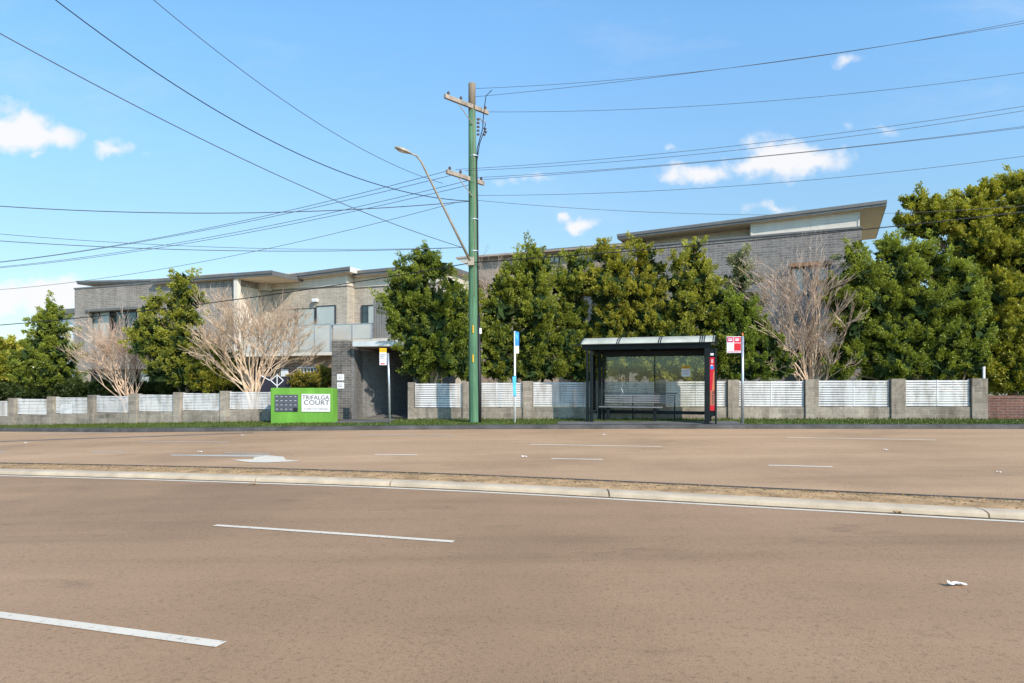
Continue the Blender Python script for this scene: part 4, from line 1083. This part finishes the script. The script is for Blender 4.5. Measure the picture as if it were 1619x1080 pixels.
# ---- utility pole
YP = 23.3
x, y, z = ground_at(749, YP); s = YP / F
up = empty('utility_pole', (x, y, z), label='tall green painted timber power pole with two crossarms', cat='utility pole')
def ph(py): return H - (py - HY) / F * YP - z
top = ph(132)
mb = MB(); hs = [-.3, 0, 3, 5.6]
pole_r = lambda h: .175 - .055 * h / top
mb.tube([(.02, 0, h) for h in [-.3, 0]] + [(-.06 * h / top, 0, h) for h in (2, 4, ph(430), 7.5, 9, ph(175))], [pole_r(h) for h in [-.3, 0, 2, 4, ph(430), 7.5, 9, ph(175)]], 20)
mb.build('shaft', M['green_post'], up, smooth=True)
MB().tube([(-.06, 0, ph(175) - .001), (-.06, 0, top - .03), (-.06, 0, top)], [pole_r(ph(175)), .122, .115], 20).build('shaft_top', M['polewood'], up, smooth=True)
# black conduit and cables down the right side
MB().tube([(.19, -.03, -.1), (.20, -.03, 1.2), (.165, -.03, ph(500))], [.075, .07, .055], 10).build('conduit', M['black'], up, smooth=True)
MB().box(.2, .27, -.08, -.02, ph(528), ph(519)).build('junction_box', M['white'], up)
MB().tube([(.155, -.02, ph(500)), (.14, -.02, ph(430)), (.13, -.02, ph(330)), (.10, -.02, ph(262)), (.12, -.02, ph(235)), (.3, -.02, ph(205)), (.34, -.02, ph(180)), (.42, -.02, ph(152)), (.62, -.02, ph(143))], [.03, .03, .028, .026, .018, .016, .016, .014, .014], 7).build('riser_cable', M['black'], up, smooth=True)
MB().tube([(.11, -.03, ph(255)), (.2, -.03, ph(228)), (.36, -.03, ph(208)), (.40, -.03, ph(196))], .016, 6).build('riser_cable', M['black'], up, smooth=True)
MB().tube([(.03, -.14, ph(470)), (.03, -.13, ph(330)), (.01, -.125, ph(240)), (.0, -.12, ph(170))], .014, 6).build('earth_strap', M['polewood'], up, smooth=True)
mb = MB()
for py in (190, 196, 202, 208, 214): mb.box(.1, .2, -.05, .02, ph(py), ph(py) + .05)
mb.build('fuse_bracket', M['ins'], up)
mb = MB()
for (xx, py) in ((.34, 203), (.36, 208), (.31, 212)): mb.tube([(xx, -.03, ph(py)), (xx + .08, -.03, ph(py) - .05)], [.03, .045, ][0:2], 8)
mb.build('insulator', M['ins'], up)
MB().tube([(.12, 0, ph(193)), (.22, 0, ph(187)), (.34, 0, ph(195)), (.42, 0, ph(192))], .022, 6).build('fuse_arm', M['arm'], up)
for py, w in ((527, .03), (573, .035)): MB().box(-.03, .01, -.19, -.155, ph(py), ph(py) + .26).build('number_tag', M['yellow'], up)
for py in (248, 348, 398): MB().tube([(0, 0, ph(py)), (0, 0, ph(py) + .03)], .16, 16).build('steel_band', M['steel'], up)
# crossarms: they run from near-left to far-right
def crossarm(pyl, pyr, pxl, pxr, Yl, Yr):
    a = P(pxl, pyl, Yl) - Vector((x, y, z)); b = P(pxr, pyr, Yr) - Vector((x, y, z))
    zz = (a.z + b.z) / 2; a.z = b.z = zz
    off = Vector((-.02, -.2, 0))
    d = (b - a).normalized(); ang = math.atan2(d.y, d.x); L_ = (b - a).length
    Mx = Matrix.Translation(a + off) @ Matrix.Rotation(ang, 4, 'Z')
    o = MB().box(0, L_, -.05, .05, -.07, .07, Mx).build('crossarm', M['arm'], up, bevel=.008)
    mb = MB()
    for t in (.08, .36, .66, .93):
        p = Mx @ Vector((L_ * t, 0, .07)); mb.tube([p, p + Vector((0, 0, .05)), p + Vector((0, 0, .09)), p + Vector((0, 0, .13))], [.02, .045, .05, .02], 8)
    mb.build('insulator', M['ins'], o)
    p = Mx @ Vector((L_ * .3, 0, -.07))
    MB().tube([p, (-.03, -.15, zz - .62)], .016, 6).build('brace', M['galv'], o)
    return Mx, L_
c1, L1 = crossarm(157, 181, 705, 773, 22.55, 23.95)
c2, L2 = crossarm(274, 293, 708, 766, 22.6, 23.95)

# ---- street lamp on the pole
lx, ly, lz = x, y, z
la = P(744, 414, 23.05); sl = empty('street_lamp', la, label='street lamp on long raked arm fixed to the green pole', cat='street lamp')
A = Vector((0, 0, 0)); E1 = P(672, 268, 21.9) - la; E2 = P(658, 246, 21.7) - la; E3 = P(650, 243, 21.55) - la
pts = [A, A.lerp(E1, .5), E1, E1.lerp(E2, .5) + Vector((.02, 0, .03)), E2, E3]
MB().tube(pts, [.045, .04, .034, .032, .03, .028], 10).build('lamp_arm', M['galv'], sl, smooth=True)
MB().box(-.09, .12, -.05, .1, -.12, .16).build('mounting_bracket', M['galv'], sl, bevel=.01)
hd = E3 - E2; hd = Vector((-1, -.35, .28)).normalized()
mb = MB(); n = 12
base = E3
sidev = hd.cross(Vector((0, 0, 1))).normalized(); upv = sidev.cross(hd).normalized()
rings = [(0, .03, .03), (.05, .07, .05), (.15, .11, .075), (.32, .13, .08), (.45, .11, .06), (.53, .05, .03), (.55, .01, .01)]
for t, rw, rh_ in rings:
    for k in range(n):
        a = 2 * math.pi * k / n; sn = math.sin(a)
        p = base + hd * t + sidev * math.cos(a) * rw + upv * (sn * rh_ if sn > 0 else sn * rh_ * .55)
        mb.v.append(tuple(p))
for i in range(len(rings) - 1):
    for k in range(n):
        k2 = (k + 1) % n; mb.f.append([i * n + k, i * n + k2, (i + 1) * n + k2, (i + 1) * n + k]); mb.m.append(0)
mb.f.append(list(range(n))[::-1]); mb.m.append(0); mb.f.append([(len(rings) - 1) * n + k for k in range(n)]); mb.m.append(0)
hdo = mb.build('lamp_head', M['lamp'], sl, smooth=True)
mb = MB()
for k in range(n):
    a = 2 * math.pi * k / n; p = base + hd * (.30 + .15 * math.cos(a)) + sidev * math.sin(a) * .09 - upv * .05; mb.v.append(tuple(p))
mb.f.append(list(range(n))); mb.m.append(0); mb.build('lamp_glass', M['signw'], hdo)

# ------------------------------------------------------------------ wires
def wire(label, A, B, mid, YA=23.3, YB=21.0, r=.0072, mat='cable', ext=1.35, ext0=0.0):
    """A: attachment in the photo, B: another point it passes, mid: a point between; sag fitted"""
    a = P(A[0], A[1], YA); b = P(B[0], B[1], YB)
    k = (mid[0] - CX) / F     # t where the span crosses the direction of mid
    den = (b.x - a.x) - k * (b.y - a.y); t = (k * a.y - a.x) / den
    y_ = a.y + (b.y - a.y) * t; zm = H - (mid[1] - HY) / F * y_
    zl = a.z + (b.z - a.z) * t; c = (zl - zm) / (t * (1 - t))
    pts = []; N = 44; t0 = -ext0; t1 = ext
    for i in range(N + 1):
        tt = t0 + (t1 - t0) * i / N; p = a.lerp(b, tt); p.z = a.z + (b.z - a.z) * tt - c * tt * (1 - tt); pts.append(p)
    o = pts[0].copy(); mb = MB().tube([p - o for p in pts], r, 5)
    w = mb.build('overhead_wire', M[mat], smooth=True, label=label, cat='wire', group='overhead wires'); w.location = o
    return w
# towards the right
wire('topmost wire leaving the pole top to the right', (752, 140), (1619, 33), (1150, 108), YA=23.3, YB=19.5)
wire('second wire from pole top crossing the topmost one to the right', (752, 153), (1619, 37), (1150, 108), YA=22.9, YB=19.2)
wire('single wire from right tip of the upper crossarm to the right', (773, 177), (1619, 115), (1200, 161), YA=23.9, YB=20.5)
wire('first of the lower crossarm wires to the right, highest of four', (720, 268), (1619, 168), (1150, 232), YA=22.9, YB=19.5)
wire('second of the lower crossarm wires to the right', (735, 270), (1619, 175), (1150, 239), YA=23.1, YB=19.7)
wire('third of the lower crossarm wires to the right', (752, 281), (1619, 200), (1150, 252), YA=23.6, YB=20.2)
wire('fourth of the lower crossarm wires to the right, crossing the third', (764, 284), (1619, 202), (1150, 253), YA=23.9, YB=20.4)
wire('wire below the lower crossarm to the right, above the sloping one', (756, 309), (1619, 247), (1150, 295), YA=23.3, YB=20.2)
wire('wire sloping down right from the pole to behind the right trees', (756, 317), (1440, 336), (1100, 338), YA=23.3, YB=23.5, ext=1.4)
wire('thick black cable rising right across the tree tops', (748, 415), (1619, 335), (1180, 381), YA=23.1, YB=21.0, r=.017, mat='black')
wire('thick black cable falling left past the left trees', (748, 415), (0, 514), (400, 470), YA=23.1, YB=27.5, r=.017, mat='black')
# towards the left
wire('thick dark service cable swooping to the top left corner', (745, 318), (88, 0), (420, 218), YA=23.3, YB=15.0, r=.013, mat='black')
wire('fainter cable swooping left from behind the lamp arm', (730, 391), (0, 53), (400, 259), YA=23.5, YB=13.0, r=.011)
wire('thin wire climbing steeply to the top edge left of the lamp', (700, 290), (243, 0), (480, 180), YA=25, YB=15.0, r=.009)
wire('nearly level wire leaving the picture at left, above the others', (745, 318), (0, 326), (330, 337), YA=23.3, YB=22.0, r=.014)
wire('level wire at lamp base height, lower of a close pair', (735, 391), (0, 381), (420, 397), YA=23.5, YB=21.0, r=.011)
wire('level thin wire just above its twin at lamp base height', (735, 391), (0, 370), (380, 392), YA=24.5, YB=22.0, r=.008)
wire('first crossarm wire to the left, from the near arm tip', (708, 270), (0, 414), (380, 350), YA=22.6, YB=31, r=.010)
wire('second crossarm wire to the left', (722, 275), (0, 415), (380, 353), YA=22.9, YB=31.3, r=.010)
wire('third crossarm wire to the left', (742, 285), (0, 422), (380, 366), YA=23.6, YB=32, r=.010)
wire('fourth crossarm wire to the left, from the far arm tip', (760, 288), (0, 423.5), (380, 370), YA=23.9, YB=32.3, r=.010)
wire('lowest thin wire falling left behind the building roofs', (718, 321), (0, 458), (400, 398), YA=23.6, YB=33, r=.009)

# ------------------------------------------------------------------ litter
def scrap(px, py, s, label, mat='paper', seed=0, name='paper_scrap', rz=0):
    rg = random.Random(seed); g = G(px, py)
    root_ = g; mb = MB(); nx, ny = 6, 4
    for i in range(nx):
        for j in range(ny):
            u = i / (nx - 1) - .5; v = j / (ny - 1) - .5
            tap = 1 - .7 * max(0, u)
            mb.v.append((u * s, v * s * .42 * tap + .1 * s * math.sin(u * 5), .006 + s * (.16 * abs(math.sin(u * 4 + v * 3 + seed)) * (1 - u) + rg.uniform(0, .05))))
    for i in range(nx - 1):
        for j in range(ny - 1):
            a = i * ny + j; mb.f.append([a, a + ny, a + ny + 1, a + 1]); mb.m.append(0)
    o = mb.build(name, M[mat], label=label, cat='litter', group='litter on the road'); o.location = g + Vector((0, 0, .002)); o.rotation_euler = (0, 0, rz)
    return o
scrap(1513, 927, .145, 'crumpled white paper alone on near asphalt at right', seed=3, rz=-.2)
scrap(1581, 748, .10, 'white scrap beside the median at right picture edge', seed=5)
scrap(1401, 712, .10, 'small white scrap on far road below the right fence', seed=8)
scrap(956, 688, .10, 'tiny white scrap on far road before the bus shelter', seed=9)
scrap(829, 723, .12, 'tiny scrap on far road beneath the blue timetable post', seed=12)
scrap(317, 715, .10, 'tiny scrap between arrow shaft and left dash on far road', seed=13)
scrap(41, 701, .10, 'tiny scrap at far left of the far carriageway', seed=14)
scrap(384, 689, .10, 'tiny scrap by the kerb left of the green sign wall', seed=15)
scrap(1419, 812, .13, 'dry curled leaf on near road at the edge line', 'leafdry', seed=18, name='fallen_leaf')
scrap(402, 767, .14, 'dry leaf by the near kerb joint at left', 'leafdry', seed=19, name='fallen_leaf')

# ------------------------------------------------------------------ camera, light, sky
cam = bpy.data.cameras.new('camera'); co = bpy.data.objects.new('camera', cam); COL.objects.link(co)
co.location = (0, 0, H); co.rotation_euler = (R(90), 0, 0)
cam.sensor_width = 36; cam.lens = F / 1619 * 36; cam.shift_y = (HY - 540) / 1619; cam.clip_end = 6000; cam.clip_start = .05
S.camera = co

sd = Vector((.52, -.74, .58)).normalized()
sun = bpy.data.lights.new('sun', 'SUN'); sun.energy = 5.0; sun.angle = R(.5); sun.color = (1, .90, .76)
so = bpy.data.objects.new('sun', sun); COL.objects.link(so); so.rotation_euler = sd.to_track_quat('Z', 'Y').to_euler()

w = bpy.data.worlds.new('World'); S.world = w; w.use_nodes = True; nt = w.node_tree; nt.nodes.clear()
def wn(ty, **kw):
    n = nt.nodes.new(ty)
    for k, v in kw.items(): setattr(n, k, v)
    return n
def lk(a, b): nt.links.new(a, b)
out = wn('ShaderNodeOutputWorld'); bg = wn('ShaderNodeBackground'); lk(bg.outputs[0], out.inputs[0]); bg.inputs[1].default_value = .15
sky = wn('ShaderNodeTexSky', sky_type='NISHITA'); sky.sun_disc = False; sky.sun_elevation = math.asin(sd.z); sky.sun_rotation = math.atan2(sd.x, sd.y)
sky.air_density = 1.0; sky.dust_density = .2; sky.ozone_density = 1.0; sky.altitude = 50
def wm(op, a, b=None, c=None, clamp=False):
    n = wn('ShaderNodeMath', operation=op); n.use_clamp = clamp
    for i, v in enumerate((a, b, c)):
        if v is None: continue
        if hasattr(v, 'node'): lk(v, n.inputs[i])
        else: n.inputs[i].default_value = v
    return n.outputs[0]
tc = wn('ShaderNodeTexCoord'); sp_ = wn('ShaderNodeSeparateXYZ'); lk(tc.outputs['Generated'], sp_.inputs[0])
ysafe = wm('MAXIMUM', sp_.outputs[1], .05)
u = wm('DIVIDE', sp_.outputs[0], ysafe); v = wm('DIVIDE', sp_.outputs[2], ysafe)
cb = wn('ShaderNodeCombineXYZ'); lk(u, cb.inputs[0]); lk(v, cb.inputs[1])
nz = wn('ShaderNodeTexNoise'); nz.inputs['Scale'].default_value = 14; nz.inputs['Detail'].default_value = 8; nz.inputs['Roughness'].default_value = .6; lk(cb.outputs[0], nz.inputs['Vector'])
nz2 = wn('ShaderNodeTexNoise'); nz2.inputs['Scale'].default_value = 32; nz2.inputs['Detail'].default_value = 6; lk(cb.outputs[0], nz2.inputs['Vector'])
wob = wn('ShaderNodeVectorMath', operation='MULTIPLY_ADD'); lk(nz.outputs['Color'], wob.inputs[0]); wob.inputs[1].default_value = (.075, .05, 0); wob.inputs[2].default_value = (-.037, -.025, 0)
cc = wn('ShaderNodeVectorMath', operation='ADD'); lk(cb.outputs[0], cc.inputs[0]); lk(wob.outputs[0], cc.inputs[1])
clouds = [(20, 203, 76, 32, 1.15), (70, 214, 56, 24, 1.1), (100, 220, 26, 10, .8), (55, 246, 34, 8, .55), (85, 252, 14, 6, .5), (183, 230, 26, 16, .85), (226, 244, 18, 10, .6), (228, 250, 10, 5, .35),
          (80, 466, 62, 26, 1.25), (25, 472, 54, 20, 1.0), (10, 452, 24, 8, .4),
          (1235, 252, 78, 32, 1.1), (1290, 256, 54, 20, 1.0), (1185, 262, 54, 20, .9), (1112, 274, 58, 19, .9), (1245, 222, 16, 8, .5),
          (895, 342, 16, 10, .8), (922, 354, 24, 11, .85), (1220, 333, 44, 10, .75), (1250, 326, 16, 6, .5),
          (850, 282, 50, 15, .6), (800, 290, 28, 11, .48), (1335, 97, 44, 14, .48), (1385, 200, 44, 11, .55), (1070, 236, 18, 9, .42), (1350, 240, 28, 18, .42), (1040, 232, 10, 6, .25)]
acc = None
for (px, py, a, b, st) in clouds:
    sb = wn('ShaderNodeVectorMath', operation='SUBTRACT'); lk(cc.outputs[0], sb.inputs[0]); sb.inputs[1].default_value = ((px - CX) / F, (HY - py) / F, 0)
    ml = wn('ShaderNodeVectorMath', operation='MULTIPLY'); lk(sb.outputs[0], ml.inputs[0]); ml.inputs[1].default_value = (F / (a * 1.6), F / (b * 1.75), 0)
    le = wn('ShaderNodeVectorMath', operation='LENGTH'); lk(ml.outputs[0], le.inputs[0])
    dn = wm('MULTIPLY', wm('SUBTRACT', 1.0, le.outputs['Value'], clamp=True), st)
    acc = dn if acc is None else wm('SMOOTH_MAX', acc, dn, .12)
nn = wm('ADD', wm('MULTIPLY', nz2.outputs['Fac'], .55), wm('MULTIPLY', nz.outputs['Fac'], .45))
den = wm('ADD', acc, wm('MULTIPLY', wm('SUBTRACT', nn, .5), 1.9))
mr = wn('ShaderNodeMapRange'); mr.interpolation_type = 'SMOOTHSTEP'; lk(den, mr.inputs[0]); mr.inputs[1].default_value = .24; mr.inputs[2].default_value = .86
gate = wn('ShaderNodeMapRange'); lk(acc, gate.inputs[0]); gate.inputs[1].default_value = .05; gate.inputs[2].default_value = .25
fac = wm('MULTIPLY', mr.outputs[0], gate.outputs[0], clamp=True)
front = wm('GREATER_THAN', sp_.outputs[1], .06)
hz_ = wn('ShaderNodeTexNoise'); hz_.inputs['Scale'].default_value = 3.0; hz_.inputs['Detail'].default_value = 7; hz_.inputs['Roughness'].default_value = .62
hm_ = wn('ShaderNodeMapping'); hm_.inputs['Scale'].default_value = (.6, 1.9, 1); lk(cc.outputs[0], hm_.inputs[0]); lk(hm_.outputs[0], hz_.inputs['Vector'])
hr_ = wn('ShaderNodeMapRange'); hr_.interpolation_type = 'SMOOTHSTEP'; lk(hz_.outputs['Fac'], hr_.inputs[0]); hr_.inputs[1].default_value = .5; hr_.inputs[2].default_value = .8
fac = wm('MAXIMUM', fac, wm('MULTIPLY', hr_.outputs[0], .22))
fac = wm('MULTIPLY', wm('MULTIPLY', fac, front), .94)
gain = wn('ShaderNodeMix', data_type='RGBA', blend_type='MULTIPLY'); gain.inputs[0].default_value = 1; lk(sky.outputs[0], gain.inputs[6]); 
zr_ = wn('ShaderNodeValToRGB'); lk(wm('DIVIDE', v, 2.0, clamp=True), zr_.inputs[0]); el = zr_.color_ramp.elements
el.new(.5); el.new(.5)
for e_, (p_, c_) in zip(el, ((0, (.37, .39, .43)), (.118, (.53, .61, .61)), (.178, (.61, .76, .79)), (.27, (.66, .92, 1.0)))): e_.position = p_; e_.color = (*c_, 1)
g4 = wn('ShaderNodeVectorMath', operation='SCALE'); lk(zr_.outputs[0], g4.inputs[0]); lk(wm('SUBTRACT', 1.92, wm('MULTIPLY', wm('MULTIPLY', u, -1.4, clamp=True), .25)), g4.inputs['Scale']); lk(g4.outputs[0], gain.inputs[7])
SKYGAIN = gain
mx = wn('ShaderNodeMix', data_type='RGBA'); lk(fac, mx.inputs[0]); lk(gain.outputs[2], mx.inputs[6]); mx.inputs[7].default_value = (6.55, 6.5, 6.6, 1)
lk(mx.outputs[2], bg.inputs[0])

S.view_settings.view_transform = 'Standard'; S.view_settings.look = 'None'; S.view_settings.exposure = 0; S.view_settings.gamma = 1
S.render.engine = 'CYCLES'
